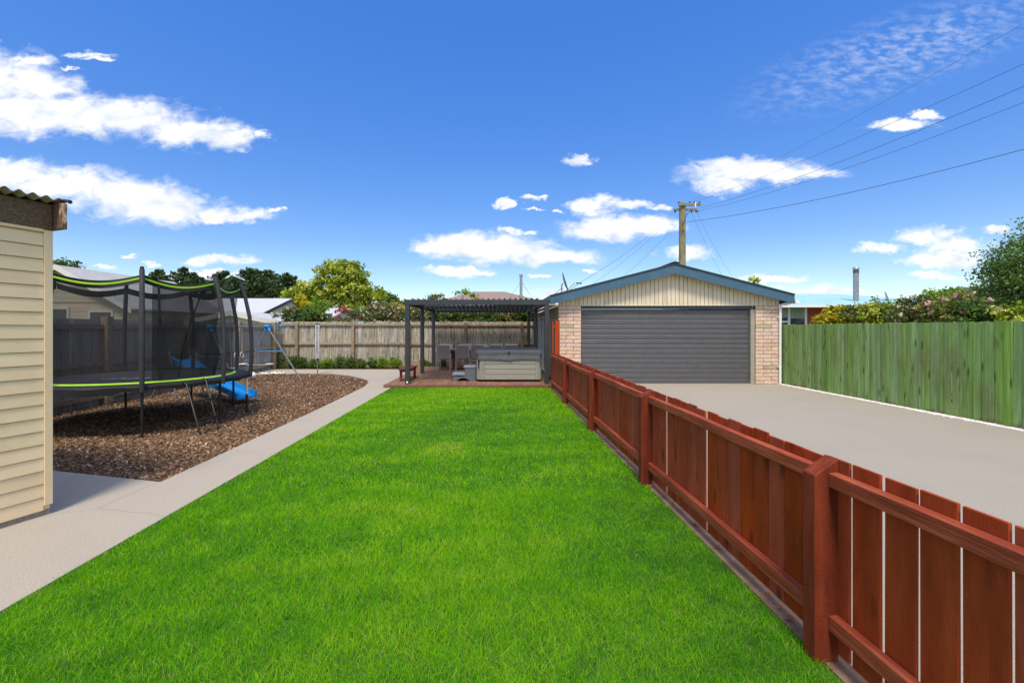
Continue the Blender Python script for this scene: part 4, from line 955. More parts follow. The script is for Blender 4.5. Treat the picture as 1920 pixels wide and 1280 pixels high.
def hang(name, lab, y, dy, zs, kind):
    x = PA.x+(PB.x-PA.x)*(y-12)/2.75
    o = root(name, lab, 'swing', (x, y, zs))
    if kind == 'seat':
        for s_ in (-1,1): MB().tube([(x,y+s_*.18,1.70),(x+.06,y+s_*.19,zs)], .008, 5).build('rope', m_whiteprint, o)
        bb('seat', x-.02,x+.14, y-.22,y+.22, zs-.015,zs+.012, m_white, o, .004)
    elif kind == 'ring':
        for s_ in (-1,1):
            c = Vector((x,y+s_*.16,zs)); MB().tube([(x,y+s_*.16,1.70),(x,y+s_*.16,zs+.08)], .007, 5).build('rope', m_whiteprint, o)
            MB().tube([c+Vector((.0,.08*math.cos(t*.5236),.08*math.sin(t*.5236))) for t in range(13)], .010, 6, cap=False).build('ring', m_white, o, smooth=True)
    else:
        for s_ in (-1,1): MB().tube([(x,y+s_*.10,1.70),(x+.02,y+s_*.10,zs)], .012, 6).build('hanger', m_galv, o, smooth=True)
        MB().tube([(x-.52,y,zs),(x+.50,y,zs+.01)], .022, 8).build('beam', m_galv, o, smooth=True)
        for s_ in (-1,1):
            bb('seat', x+s_*.42-.1,x+s_*.42+.1, y-.09,y+.09, zs+.03,zs+.055, m_white, o, .004)
            MB().tube([(x+s_*.30,y-.12,zs+.16),(x+s_*.30,y+.12,zs+.16)], .012, 6).build('handle', m_blue, o)
            MB().tube([(x+s_*.42,y,zs),(x+s_*.42,y,zs-.28)], .012, 6).build('foot_peg', m_galv, o)
    return o
hang('swing', 'rope swing with a narrow white seat nearest the trampoline', 12.65, 0, .52, 'seat')
hang('trapeze_rings', 'pair of small white rings on ropes hanging from the swing set', 13.25, 0, .88, 'ring')
hang('glider_swing', 'grey two seat glider beam hanging at the far end of the swing set', 14.15, 0, .50, 'glider')
hp = root('basketball_hoop', 'small blue hoop with a string net at the far end of the swing set', 'hoop', (-7.2, 15.15, 1.75))
hc = Vector((-7.22,15.15,1.77)); hr = .24
MB().tube([hc+Vector((hr*math.cos(t*.3491),hr*math.sin(t*.3491),0)) for t in range(19)], .012, 6, cap=False).build('rim', m_blue, hp, smooth=True)
mb = MB()
for t in range(14):
    a = t*.4488
    for s_ in (-1,1): mb.tube([hc+Vector((hr*math.cos(a),hr*math.sin(a),0)), hc+Vector((.13*math.cos(a+s_*.45),.13*math.sin(a+s_*.45),-.28))], .004, 4)
mb.build('net', m_whiteprint, hp)
bb('bracket', -7.52,-7.46, 14.80,15.02, 1.70,1.76, m_blue, hp)

sl = root('slide', 'bright blue plastic slide on the bark behind the trampoline', 'slide', (-6.6, 10.4, 0))
S0, S1 = Vector((-7.75,11.05,.88)), Vector((-5.50,9.92,.11)); dirv = (S1-S0); hd = Vector((dirv.x,dirv.y,0)).normalized(); sd_ = Vector((-hd.y,hd.x,0))
v = []; n = 20; prof = [(-.24,-.03),(-.24,.09),(-.205,.10),(-.17,.01),(.17,.01),(.205,.10),(.24,.09),(.24,-.03)]
for k in range(n):
    t = k/(n-1); hz = (1-t)**1.25*.74+.13+.035*math.sin(t*6.28*1.0+2.6)
    p = S0.lerp(S1, t); p.z = hz if t < .97 else hz-.01
    for (s_, z) in prof: v.append(p+sd_*s_+Vector((0,0,z)))
q = len(prof); f = [(k*q+j, (k+1)*q+j, (k+1)*q+j+1, k*q+j+1) for k in range(n-1) for j in range(q-1)]
f += [(k*q, k*q+q-1, (k+1)*q+q-1, (k+1)*q) for k in range(n-1)]; f.append(tuple((n-1)*q+j for j in range(q)))
mk('chute', v, f, m_blue, sl, smooth=True)
for s_ in (-.3,.3):
    MB().tube([S0+sd_*s_+Vector((-.0,0,.0)), S0+sd_*s_*1.5-hd*.45+Vector((0,0,-.90))], .02, 6).build('leg', m_greystl, sl, smooth=True)
    MB().tube([S0+sd_*s_+Vector((0,0,.25)), S0+sd_*s_+hd*.1+Vector((0,0,.02)), S0+sd_*s_*1.1+hd*.35+Vector((0,0,-.90))], .02, 6).build('leg', m_greystl, sl, smooth=True)
for z in (.25,.55): MB().tube([S0-sd_*.35-hd*(.45-z*.45)+Vector((0,0,z-.88)), S0+sd_*.35-hd*(.45-z*.45)+Vector((0,0,z-.88))], .018, 6).build('rung', m_blue, sl, smooth=True)
# pebbles and ball at the bark edge
pb = MB(); rs = random.Random(3)
def rock(mb, c, s):
    import bmesh
    bm = bmesh.new(); bmesh.ops.create_icosphere(bm, subdivisions=1, radius=1.0)
    for p in bm.verts: p.co = Vector((p.co.x*s*rs.uniform(.8,1.3), p.co.y*s*rs.uniform(.8,1.2), p.co.z*s*.7*rs.uniform(.8,1.2)))+Vector(c)
    bm.verts.index_update(); mb.add([tuple(p.co) for p in bm.verts], [tuple(q.index for q in p.verts) for p in bm.faces]); bm.free()
for i in range(46): rock(pb, (-8.6+rs.uniform(0,.95), 16.15+rs.uniform(-.1,.35), .02+rs.uniform(0,.03)), rs.uniform(.025,.055))
o = pb.build('river_pebbles', m_shell, None, smooth=True); 
a_ = o.data.attributes.new('v','FLOAT','POINT'); a_.data.foreach_set('value', np.random.default_rng(2).uniform(.2,1,len(o.data.vertices)).astype(np.float32))
props(o, 'pale rounded pebbles heaped at the far edge of the bark', 'pebbles', kind='stuff')
mb = MB(); rs2 = random.Random(5)
import bmesh
bm = bmesh.new(); bmesh.ops.create_uvsphere(bm, u_segments=16, v_segments=10, radius=.11); bm.verts.index_update()
bl = mk('ball', [tuple(p.co+Vector((-8.0,14.75,.12))) for p in bm.verts], [tuple(q.index for q in p.verts) for p in bm.faces], m_white, None, smooth=True); bm.free()
props(bl, 'small white ball lying on the bark beside the swing set leg', 'ball')

# ---- folded rotary clothesline
cl = root('clothesline', 'folded rotary clothesline standing in the path before the back fence', 'clothesline', (-6.42, 16.2, 0))
cx, cy = -6.42, 16.2
MB().tube([(cx,cy,-.02),(cx,cy,1.80)], .019, 8).build('pole', m_greystl, cl, smooth=True)
for i in range(4):
    a = R(45+90*i); dx, dy = math.cos(a), math.sin(a)
    MB().tube([(cx+.035*dx,cy+.035*dy,.58),(cx+.075*dx,cy+.075*dy,1.15),(cx+.065*dx,cy+.065*dy,1.82)], .013, 6).build('arm', m_white, cl, smooth=True)
    bb('arm_cap', cx+.065*dx-.018, cx+.065*dx+.018, cy+.065*dy-.018, cy+.065*dy+.018, 1.822, 1.85, m_black, cl)
MB().tube([(cx,cy,.52),(cx,cy,.60)], .04, 8).build('collar', m_black, cl)
mb = MB(); rs = random.Random(8)
for i in range(10): mb.tube([(cx+rs.uniform(-.06,.06),cy+rs.uniform(-.05,.05),rs.uniform(.65,.9)),(cx+rs.uniform(-.09,.09),cy-.06,1.3),(cx+rs.uniform(-.06,.06),cy+rs.uniform(-.05,.05),1.78)], .005, 4)
mb.build('lines', m_whiteprint, cl)

# ============================================================ neighbours' buildings
def gabled(name, label, cat, x0, x1, y0, y1, ze, zr, axis, wallm, roofm, over=.25, th=.06, vm=None):
    """axis 'y': ridge runs along y; axis 'x': ridge runs along x"""
    o = root(name, label, cat, ((x0+x1)/2,(y0+y1)/2,0))
    if axis == 'y':
        xm = (x0+x1)/2; k = (zr-ze)/(xm-x0)
        prism('wall', [(x0,0),(x1,0),(x1,ze),(xm,zr),(x0,ze)], 1, y0, y1, wallm, o)
        for s_, xe in ((-1,x0-over),(1,x1+over)):
            z = ze-k*over
            prism('roof', [(xm,zr+.01),(xe,z+.01),(xe,z+.01+th),(xm,zr+.01+th)], 1, y0-over, y1+over, roofm, o)
            for yy in (y0-over-.03, y1+over+.001): prism('barge_board', [(xm,zr+th+.02),(xe,z+th+.02),(xe,z-.14),(xm,zr-.14)], 1, yy, yy+.028, vm or wallm, o)
    else:
        ym = (y0+y1)/2; k = (zr-ze)/(ym-y0)
        prism('wall', [(y0,0),(y1,0),(y1,ze),(ym,zr),(y0,ze)], 0, x0, x1, wallm, o)
        for s_, ye in ((-1,y0-over),(1,y1+over)):
            z = ze-k*over
            prism('roof', [(ym,zr+.01),(ye,z+.01),(ye,z+.01+th),(ym,zr+.01+th)], 0, x0-over, x1+over, roofm, o)
            prism('barge_board', [(ym,zr+th+.02),(ye,z+th+.02),(ye,z-.10),(ym,zr-.10)], 0, x1+over+.001, x1+over+.028, vm or wallm, o)
    return o
# left neighbour: gable end with weatherboards and two windows
nh = gabled('house', 'cream weatherboard house with grey iron gable roof beyond the trampoline', 'house', -21.4, -15.55, 19, 25.3, 2.62, 4.30, 'y', m_creamwall, m_zroof2, over=.3, vm=m_offwall)
for i in range(13):
    z = .2+i*.2; 
    if z < 2.6: bb('weatherboard', -21.4, -15.56, 18.972, 18.996, z, z+.192, m_creamwall, nh)
    if z >= 2.4:
        pass
    if z < 2.45: bb('weatherboard', -15.546, -15.522, 19.0, 25.3, z, z+.192, m_creamwall, nh)
for i in range(8):
    z = 2.8+i*.2-.0; hw = 2.925*(4.30-(z+.1))/1.68
    if hw > .15: prism('weatherboard', [(-18.475-hw-.17,z),(-18.475+hw+.17,z),(-18.475+hw-.15,z+.192),(-18.475-hw+.15,z+.192)], 1, 18.972, 18.996, m_creamwall, nh)
for (pa, pb_) in ((70,126),(170,209)):
    xa, xb = WX(pa,18.95), WX(pb_,18.95); wz = 2.50 if pa < 100 else 2.37
    w_ = bb('window', xa, xb, 18.94, 18.968, 1.5, wz, m_glass, nh)
    for (a, b, z0, z1) in ((xa-.09,xa,1.42,wz+.08),(xb,xb+.09,1.42,wz+.08),(xa,xb,wz,wz+.08),(xa,xb,1.42,1.5)): bb('frame', a, b, 18.92, 18.97, z0, z1, m_offwall, w_)
mb = MB()
for k in range(84): mb.box((-18.475+1.58*1.0, 18.7+6.8*k/83, 3.5), (.001,.001,.001)) if False else None
# white gabled house
wh = gabled('house', 'pale house with white iron roof left of the big yellow green tree', 'house', -21.0, -14.0, 26.9, 34.3, 2.62, 3.70, 'x', m_offwall, m_zroof, over=.15, vm=m_roofdk)
lt = gabled('garden_shed', 'low shed with pale iron roof behind the fence corner', 'shed', -14.2, -10.05, 20.6, 23.4, 1.98, 2.42, 'y', m_creamwall, m_zroof, over=.15, vm=m_offwall)
gg = gabled('outbuilding', 'small outbuilding with white iron roof behind the red rose bush', 'outbuilding', -18.0, -14.0, 37.0, 49.0, 2.45, 3.62, 'x', m_creamwall, m_zroof, over=.2, vm=m_offwall)
# hip roofed house behind the pergola
hh = root('house', 'brown tiled hip roof house seen over the pergola', 'house', (0,38,0))
bb('wall', -6.2, 6.0, 33.5, 41.5, 0, 2.98, m_offwall, hh)
v = [(-7,32.6,2.95),(6.8,32.6,2.95),(6.8,42.4,2.95),(-7,42.4,2.95),(-1.70,37.5,4.82),(.95,37.5,4.82)]
mk('roof', v, [(0,1,5,4),(1,2,5),(2,3,4,5),(3,0,4),(3,2,1,0)], m_tile, hh)
bb('gutter', -7.05, 6.85, 32.48, 32.59, 2.84, 2.97, m_white, hh)
for (pa, pb_) in ((928,936),(946,978)):
    w_ = bb('window', WX(pa,33.4), WX(pb_,33.4), 33.44, 33.49, 1.35, 2.32, m_glass, hh); xa, xb = WX(pa,33.4), WX(pb_,33.4)
    for (a, b, z0, z1) in ((xa-.1,xa,1.25,2.42),(xb,xb+.1,1.25,2.42),(xa,xb,2.32,2.42),(xa,xb,1.25,1.35),((xa+xb)/2-.04,(xa+xb)/2+.04,1.35,2.32)): bb('frame', a, b, 33.40, 33.46, z0, z1, m_white, w_)
fx = WX(977,35.5); fl = MB().tube([(fx,35.5,3.6),(fx,35.5,5.9)], .115, 10).build('chimney_flue', m_galv, hh, smooth=True)
MB().tube([(fx,35.5,5.88),(fx,35.5,6.02)], .15, 10).build('cowl', m_galv, fl, smooth=True); MB().tube([(fx,35.5,3.6),(fx,35.5,4.4)], .13, 10).build('collar', m_galv, fl, smooth=True)
for s_ in (-1,1): MB().tube([(fx,35.5,5.5),(fx+s_*1.05,35.6,3.9)], .012, 4).build('stay_wire', m_wire, fl)
# right neighbour
rh = root('house', 'red brick house with pale blue green roof beyond the green fence', 'house', (17,24,0))
RY = 22.0
m_rb = m_redbrick
bb('wall', WX(1513,RY), 21.5, RY, 30, 0, 2.78, m_rb, rh); bb('wall', 12.0, WX(1513,RY)-.002, RY+.05, 30, 0, 2.78, m_offwall, rh)
ex0, ex1 = 11.2, 24.0; ey0, ey1 = 21.4, 31.0
v = [(ex0,ey0,2.80),(ex1,ey0,2.80),(ex1,ey1,2.80),(ex0,ey1,2.80),(12.5,26.2,3.73),(20.3,26.2,3.73)]
mk('roof', v, [(0,1,5,4),(1,2,5),(2,3,4,5),(3,0,4),(3,2,1,0)], m_teal, rh)
bb('gutter', ex0, ex1, ey0-.10, ey0-.002, 2.70, 2.82, m_white, rh)
w_ = bb('window', WX(1460,RY), WX(1509,RY), RY-.02, RY+.045, 1.70, 2.70, m_glass, rh)
for (pa, pb_, z0, z1) in ((1460,1463,1.6,2.7),(1476.5,1480.5,1.6,2.7),(1508,1512,1.6,2.7)): bb('frame', WX(pa,RY), WX(pb_,RY), RY-.05, RY-.005, z0, z1, m_white, w_)
bb('frame', WX(1463,RY)+.001, WX(1476.5,RY)-.001, RY-.045, RY-.004, 1.98, 2.06, m_white, w_); bb('frame', WX(1460,RY), WX(1512,RY), RY-.05,RY-.003, 1.52,1.6, m_white, w_)
bb('blind', WX(1463,RY), WX(1476,RY), RY-.03, RY-.021, 2.22, 2.70, m_curtain, w_); bb('blind', WX(1481,RY), WX(1508,RY), RY-.03, RY-.021, 2.18, 2.70, m_curtain, w_)
w_ = bb('window', WX(1548,RY), WX(1612,RY), RY-.02, RY-.001, 1.5, 2.66, m_glass, rh); w_ = bb('window', WX(1632,RY), WX(1655,RY), RY-.02, RY-.001, 1.5, 2.66, m_glass, rh)
fx = WX(1605,23.0); fl = MB().tube([(fx,23.0,2.95),(fx,23.0,4.72)], .125, 12).build('chimney_flue', m_galv, rh, smooth=True)
MB().tube([(fx,23.0,4.55),(fx,23.0,4.74)], .128, 12).build('sooted_top', mat('sooty steel',[lin(70,68,66),lin(96,94,92)],8,rough=.6), fl, smooth=True)
MB().tube([(fx,23.0,4.78),(fx,23.0,4.86)], [.17,.12], 12).build('cowl', m_galv, fl, smooth=True); MB().tube([(fx,23.0,2.9),(fx,23.0,3.08)], [.26,.13], 12).build('collar', m_teal, fl, smooth=True)
dr = root('house', 'dark roofed house low between the pale tree and the big right tree', 'house', (29,28,0))
bb('wall', 25.6, 34, 24, 32, 0, 2.7, m_offwall, dr)
mk('roof', [(24.9,23.2,2.7),(34.8,23.2,2.7),(34.8,32.8,2.7),(24.9,32.8,2.7),(29.5,28,4.3),(31.5,28,4.3)], [(0,1,5,4),(1,2,5),(2,3,4,5),(3,0,4),(3,2,1,0)], m_darkroof, dr)

# dishes and aerial
def dish(name, label, c, rad, face, m, mast_to):
    o = root(name, label, 'satellite dish', mast_to)
    q = Vector(face).normalized().to_track_quat('Z','Y').to_matrix(); v = []; f = []; n = 20
    for i, t in enumerate((0.0,.35,.7,1.0)):
        for k in range(n): a = 2*math.pi*k/n; v.append(Vector(c)+q@Vector((rad*.9*t*math.cos(a), rad*t*math.sin(a), .16*rad*t*t)))
    for i in range(3):
        for k in range(n): f.append((i*n+k, i*n+(k+1)%n, (i+1)*n+(k+1)%n, (i+1)*n+k))
    nn = len(v); v += [p-q@Vector((0,0,.012)) for p in v]; f += [tuple(x+nn for x in p[::-1]) for p in f]
    mk('reflector', v, f, m, o, smooth=True)
    MB().tube([mast_to, (mast_to[0],mast_to[1],c[2]-.1), tuple(Vector(c)-Vector(face).normalized()*.05)], .022, 6).build('mast', m_greystl, o, smooth=True)
    MB().tube([tuple(Vector(c)-Vector((0,0,rad*.9))), tuple(Vector(c)+Vector(face).normalized()*rad*1.0+Vector((0,0,-rad*.35)))], .012, 5).build('feed_arm', m_greystl, o, smooth=True)
    return o
m_dish = mat('grey dish', [lin(160,163,166), lin(176,178,180)], 3, rough=.5)
d1 = dish('satellite_dish', 'grey satellite dish on the left eave of the garage', (WX(1058,14.6), 14.6, WZ(530,14.6)), .36, (.93,-.20,.30), m_dish, (WX(1053,14.6), 14.6, 2.62))
for s_ in ((-.45,.0),(.35,.3)): MB().tube([(WX(1053,14.6),14.6,3.0),(WX(1053,14.6)+s_[0],14.6+s_[1],2.62+(.0 if s_[0]<0 else .1))], .008, 4).build('stay', m_wire, d1)
dish('satellite_dish', 'small grey satellite dish on the pale blue green roof', (WX(1662,23.2), 23.2, WZ(560,23.2)), .40, (.75,-.6,.3), m_dish, (WX(1664,23.2), 23.2, 2.95))
an = root('aerial_bracket', 'thin angled cable bracket standing on the garage roof edge', 'bracket', (WX(1068,14.2),14.2,2.75))
MB().tube([(WX(1066,14.2),14.2,WZ(545,14.2)),(WX(1085,14.2),14.2,WZ(532,14.2))], .012, 5).build('arm', m_greystl, an)
MB().tube([(WX(1080,14.2),14.2,WZ(530.5,14.2)),(WX(1091,14.2),14.2,WZ(531.5,14.2))], .02, 5).build('insulator', m_ins, an)

# ============================================================ power pole and lines
PY = 24.0; px_ = WX(1279.5,PY); ph = WZ(381,PY)
pp = root('power_pole', 'lichened wooden power pole rising behind the garage', 'power pole', (px_,PY,0))
MB().tube([(px_-.02,PY,-.1),(px_-.01,PY,4.5),(px_,PY,ph)], [.21,.185,.165], 12).build('pole', m_pole, pp, smooth=True)
ca = bb('crossarm', WX(1269,PY), WX(1311,PY), PY-.26, PY-.17, WZ(388,PY), WZ(383.5,PY), m_pole, pp, .01); ca2 = bb('crossarm', WX(1267,PY), WX(1311,PY), PY+.17, PY+.26, WZ(393,PY), WZ(389,PY), m_pole, pp, .01)
for q in (1270,1290,1298,1308): 
    MB().tube([(WX(q,PY),PY-.215,WZ(383.6,PY)),(WX(q,PY),PY-.215,WZ(380.5,PY))], [.03,.045], 8).build('insulator', m_ins, ca)
for q in (1269,1300,1309): MB().tube([(WX(q,PY),PY+.215,WZ(396,PY)),(WX(q,PY),PY+.215,WZ(393,PY))], [.05,.035], 8).build('insulator', m_ins, ca2)
bb('fuse', WX(1298.5,PY), WX(1300.5,PY), PY-.30, PY-.265, WZ(391,PY), WZ(382,PY), m_white, pp)
MB().tube([(WX(1295,PY),PY-.2,WZ(392,PY)),(WX(1283,PY),PY-.22,WZ(407,PY)),(WX(1277,PY),PY-.2,WZ(425,PY))], .018, 5).build('cable', m_wire, pp)
c0 = Vector((WX(1277,PY),PY-.22,WZ(434,PY))); MB().tube([c0+Vector((.07*math.cos(t*.5236),0,.07*math.sin(t*.5236))) for t in range(13)], .018, 5, cap=False).build('coil', m_wire, pp)
MB().box((WX(1306,PY),PY-.2,WZ(399,PY)), (.06,.06,.06), .02).build('spacer', m_ins, pp)
def wire(label, p0, p1, sag, r):
    p0, p1 = Vector(p0), Vector(p1); pts = []
    if p1.y < p0.y+3 and p1.x < p0.x+3: r = r*.8
    n = 40
    for k in range(n+1):
        t = k/n; p = p0.lerp(p1, t); p.z -= 4*sag*t*(1-t); pts.append(p)
    o = MB().tube(pts, r*.8, 5, cap=False).build('power_line', m_wire); props(o, label, 'cable', 'overhead lines meeting at the power pole')
def wire_through(label, q, qy, zq, ex, ey, ez, sag, r, k=1.35):
    r = r*.75
    """from the pole point (photo column q at height zq) towards the point (ex, ey, ez) by the road and on past it"""
    p0 = Vector((WX(q,PY), qy, zq)); e = Vector((ex,ey,ez)); p1 = p0+(e-p0)*k
    t = 1/k; p1.z += 4*sag*t*(1-t)/t*1.0
    wire(label, p0, p1, sag, r)
def edge(py, h): s = (617-py)/(h-1.65); Y = F/s; return (995/F*Y, Y, h)
wire_through('faintest overhead line, topmost where it leaves the right edge of the picture', 1290, PY-.2, WZ(380,PY), *edge(45,8.2), .25, .007)
wire_through('second overhead line from the top at the right edge', 1300, PY-.2, WZ(380,PY), *edge(120,8.2), .30, .009)
wire_through('third overhead line from the top at the right edge', 1309, PY-.2, WZ(392,PY), *edge(162,7.9), .45, .011)
wire_through('fourth overhead line from the top, just under the third at the right edge', 1283, PY-.2, WZ(402,PY), *edge(192,7.7), .55, .010)
wire_through('lowest and thickest overhead line sloping up to the right edge', 1276, PY-.2, WZ(419,PY), *edge(280,7.0), .45, .016)
wire('service line from the left crossarm tip to the bracket on the garage roof', (WX(1268,PY),PY+.2,WZ(393,PY)), (WX(1085,14.3),14.3,WZ(531,14.3)), .25, .009)
wire('thin service line beside it falling behind the garage roof to the left', (WX(1271,PY),PY+.2,WZ(396,PY)), (WX(1092,18),18,WZ(545,18)), .25, .008)
wire('service line from below the crossarm falling steeply left behind the garage ridge', (WX(1297,PY),PY+.2,WZ(393,PY)), (WX(1130,21),21,WZ(550,21)), .2, .009)
wire('faint pair of thin lines falling right of the pole, the left one', (WX(1299,PY),PY+.2,WZ(395,PY)), (WX(1372,26),26,WZ(545,26)), .25, .006)
wire('faint pair of thin lines falling right of the pole, the right one', (WX(1309,PY),PY+.2,WZ(395,PY)), (WX(1392,26),26,WZ(545,26)), .25, .006)

# ============================================================ trees and shrubs
def B(px, py, Y, rx, ry, rz, loc):   # ellipsoid given by its photo centre and radii in metres, relative to loc
    return (WX(px,Y)-loc[0], 0.0, WZ(py,Y)-loc[2], rx, ry, rz)
# dark cypresses far off
cy_spots = [(300,512,60,1.8),(345,508,62,2.2),(372,524,58,1.7),(418,514,64,2.3),(470,509,60,2.5),(503,512,63,2.1),(540,518,61,2.4),(565,536,60,2.0),(440,530,57,2.0)]
cy_lab = ['dark cypress just left of the tall trampoline pole','dark cypress with a broad ragged top left of the curved pole','low dark cypress behind the trampoline roof line','dark cypress rising behind the curved front pole','tallest dark cypress with a pointed leader','dark cypress with a spiky top right of the tallest one','dark cypress touching the yellow green tree','shorter dark cypress half behind the yellow green tree','dark cypress low between the two curved poles']
def fronds(o, H, rad, n, m, seed):
    r = np.random.default_rng(seed); C = []; A = []
    for i in range(n):
        t = r.beta(1.7,1.2); z = H*(.12+.86*t); rr = 1.75*rad*(1-t**3*.85)*r.uniform(.5,1.1); a = r.uniform(0,6.283); sh = r.uniform(0,1)
        m_ = 55; u = r.random(m_)**.7; d = np.array([math.cos(a), math.sin(a)])
        P = np.zeros((m_,3)); P[:,0] = d[0]*rr*u; P[:,1] = d[1]*rr*u; P[:,2] = z+rr*.30*u+r.normal(size=m_)*.10; P[:,:2] += r.normal(size=(m_,2))*.20*(1.1-u[:,None])
        C.append(P); A.append(np.clip(sh+r.normal(size=m_)*.15,0,1))
    leaves('crown', np.concatenate(C), .17, np.concatenate(A), m, o, .4)
    q0 = Vector(o.location); MB().tube([q0, q0+Vector((0,0,H*.95))], [.3,.05], 6).build('trunk', m_trunk, o, smooth=True)
for i, ((px, py, Y, rad), lab) in enumerate(zip(cy_spots, cy_lab)):
    o = root('cypress_tree', lab, 'tree', (WX(px,Y),Y,0), 'dark cypresses on the left skyline'); WL[o.name] = Vector(o.location)
    H = WZ(py-6,Y); o2 = None
    save = WL[o.name]; 
    fronds(o, H, rad, 190, m_lcyp, 50+i)
# the big yellow green tree
L_ = (WX(668,48),48,0)
make_tree('broadleaf_tree', 'large yellow green broadleaf tree with a domed crown beyond the back fence', 'tree', L_,
  [B(633,520,48,2.1,2.3,1.75,L_),B(612,545,48,2.4,2.4,1.5,L_),B(655,510,48,1.9,1.9,1.2,L_),B(575,553,48,2.0,1.9,1.2,L_),B(545,560,48,1.4,1.3,.8,L_),B(665,545,48,2.0,2.2,1.6,L_),B(695,553,48,1.6,1.6,.9,L_),B(640,570,48,3.4,2.0,1.1,L_),B(600,505,48,.6,.6,.5,L_)],
  17000, .16, m_lmag, 1.9, .26, .28, limbs=9, shell=.55, aspect=.6)
L_ = (WX(567,30),30,0); make_tree('golden_shrub', 'small golden shrub in front of the yellow green tree', 'shrub', L_, [B(566,567,30,.45,.45,.62,L_),B(575,580,30,.35,.35,.4,L_)], 1500, .07, m_lgold, .9, .05, .10)
L_ = (WX(595,27),27,0); make_tree('green_shrub', 'yellow green shrub between the golden shrub and the white roof', 'shrub', L_, [B(595,574,27,.75,.5,.4,L_)], 1500, .06, m_lbrt, .9, .05, .10)
L_ = (WX(575,20.2),20.2,0); make_tree('evergreen_shrub', 'rounded dark green shrub with pinkish tips topping the back fence', 'shrub', L_, [B(575,592,20.2,.85,.4,.36,L_),B(600,597,20.2,.55,.4,.26,L_),B(548,597,20.2,.5,.4,.28,L_)], 4200, .055, m_lgrn, 1.2, .05, .07, flowers=None)
L_ = (WX(538,20.0),20.0,0); make_tree('rose_bush', 'sparse pink flushed twigs left of the dark green shrub', 'shrub', L_, [B(545,586,20,.55,.2,.22,L_),B(520,591,20,.35,.2,.1,L_)], 500, .05, m_lrose, 1.3, .02, .06, flowers=(m_creamp, 8, .07, ''))
L_ = (WX(650,20.6),20.6,0); make_tree('rose_bush', 'rose bush with bright red blooms over the back fence', 'shrub', L_, [B(650,592,20.6,.50,.35,.38,L_)], 900, .045, m_lrose, 1.2, .025, .08, flowers=(m_redp, 8, .12, ''))
L_ = (WX(715,21),21,0); make_tree('rose_bush', 'wide rose bush dotted with small cream blooms left of the pergola', 'shrub', L_, [B(700,588,21,.7,.4,.4,L_),B(728,586,21,.8,.4,.5,L_),B(745,592,21,.6,.4,.4,L_)], 4200, .05, m_lrose, 1.1, .04, .09, flowers=(m_creamp, 46, .055, ''))
L_ = (WX(748,24),24,0); make_tree('golden_shrub', 'bright golden topped shrub at the left post of the pergola', 'shrub', L_, [B(748,577,24,.62,.5,.24,L_),B(735,580,24,.35,.3,.15,L_)], 1700, .06, m_lgold, 1.2, .05, .08)
L_ = (WX(740,60),60,0); make_tree('distant_tree', 'small dark green tree on the skyline right of the yellow green tree', 'tree', L_, [B(728,566,60,1.5,1.3,1.1,L_),B(742,568,60,1.3,1.2,.9,L_),B(755,574,60,1.2,1.2,.7,L_)], 2600, .2, m_lgrn, 2.4, .15, .25)
L_ = (WX(700,32),32,0); make_tree('copper_shrub', 'reddish brown shrub under the right limb of the yellow green tree', 'shrub', L_, [B(712,572,32,.7,.5,.5,L_),B(700,580,32,.6,.5,.4,L_)], 1500, .07, mat('copper foliage',[(.07,.04,.015,1),(.17,.10,.04,1),(.26,.16,.07,1)],attr=True,rough=.6,translucent=.3,contrast=(0,1)), 1.2, .04, .12)
L_ = (WX(686,36),36,0); make_tree('dark_hedge', 'dark low hedge below the yellow green tree beside the outbuilding', 'shrub', L_, [B(690,588,36,1.3,.6,.35,L_),B(672,590,36,.8,.6,.3,L_)], 1800, .08, m_lgrn, .9, .05, .14)
# hedge of roses behind the pergola
hx = [(785,590,'olive rose bush behind the front left pergola post'),(830,588,'olive rose bush behind the second pergola post'),(865,590,'dense green bush behind the left of the dining table'),(905,589,'dense olive bush behind the middle of the pergola'),(945,592,'green bush in front of the far house windows'),(985,590,'leafy bush behind the right end of the pergola')]
for i, (px, py, lab) in enumerate(hx):
    Y = 20.4; L_ = (WX(px,Y),Y,0)
    make_tree('rose_bush', lab, 'shrub', L_, [B(px-8,py,Y,.52,.35,.36,L_),B(px+14,py+3,Y,.48,.35,.33,L_)], 2400, .05, (m_lolive, m_lgrn)[i % 2], 1.2, .04, .09, group='bushes over the fence behind the pergola', flowers=(m_coral if i > 1 else m_creamp, (26,9,1,2,3,1)[i], (.05,.06,.16,.16,.17,.1)[i], ''))
for (px, py, lab, mm) in ((812,556,'spindly leafy branches poking over the left of the pergola roof',m_lolive),(882,555,'loose yellowish branches poking over the middle of the pergola roof',m_lbrt)):
    Y = 22; L_ = (WX(px,Y),Y,0)
    bl_ = [B(px-14,py-3,Y,.40,.25,.26,L_),B(px+12,py+2,Y,.42,.25,.18,L_),B(px,py+12,Y,.6,.3,.25,L_)]
    make_tree('tall_shrub', lab, 'shrub', L_, bl_, 520, .06, mm, 1.6, .03, .08, limbs=9)
# twig by the garage roof
L_ = (WX(1413,22.5),22.5,0); make_tree('young_tree', 'single leafy shoot showing above the right slope of the garage roof', 'tree', L_, [B(1413,525,22.5,.22,.2,.22,L_),B(1416,536,22.5,.18,.2,.28,L_)], 170, .085, m_lmag, 3.2, .03, .07, limbs=3)
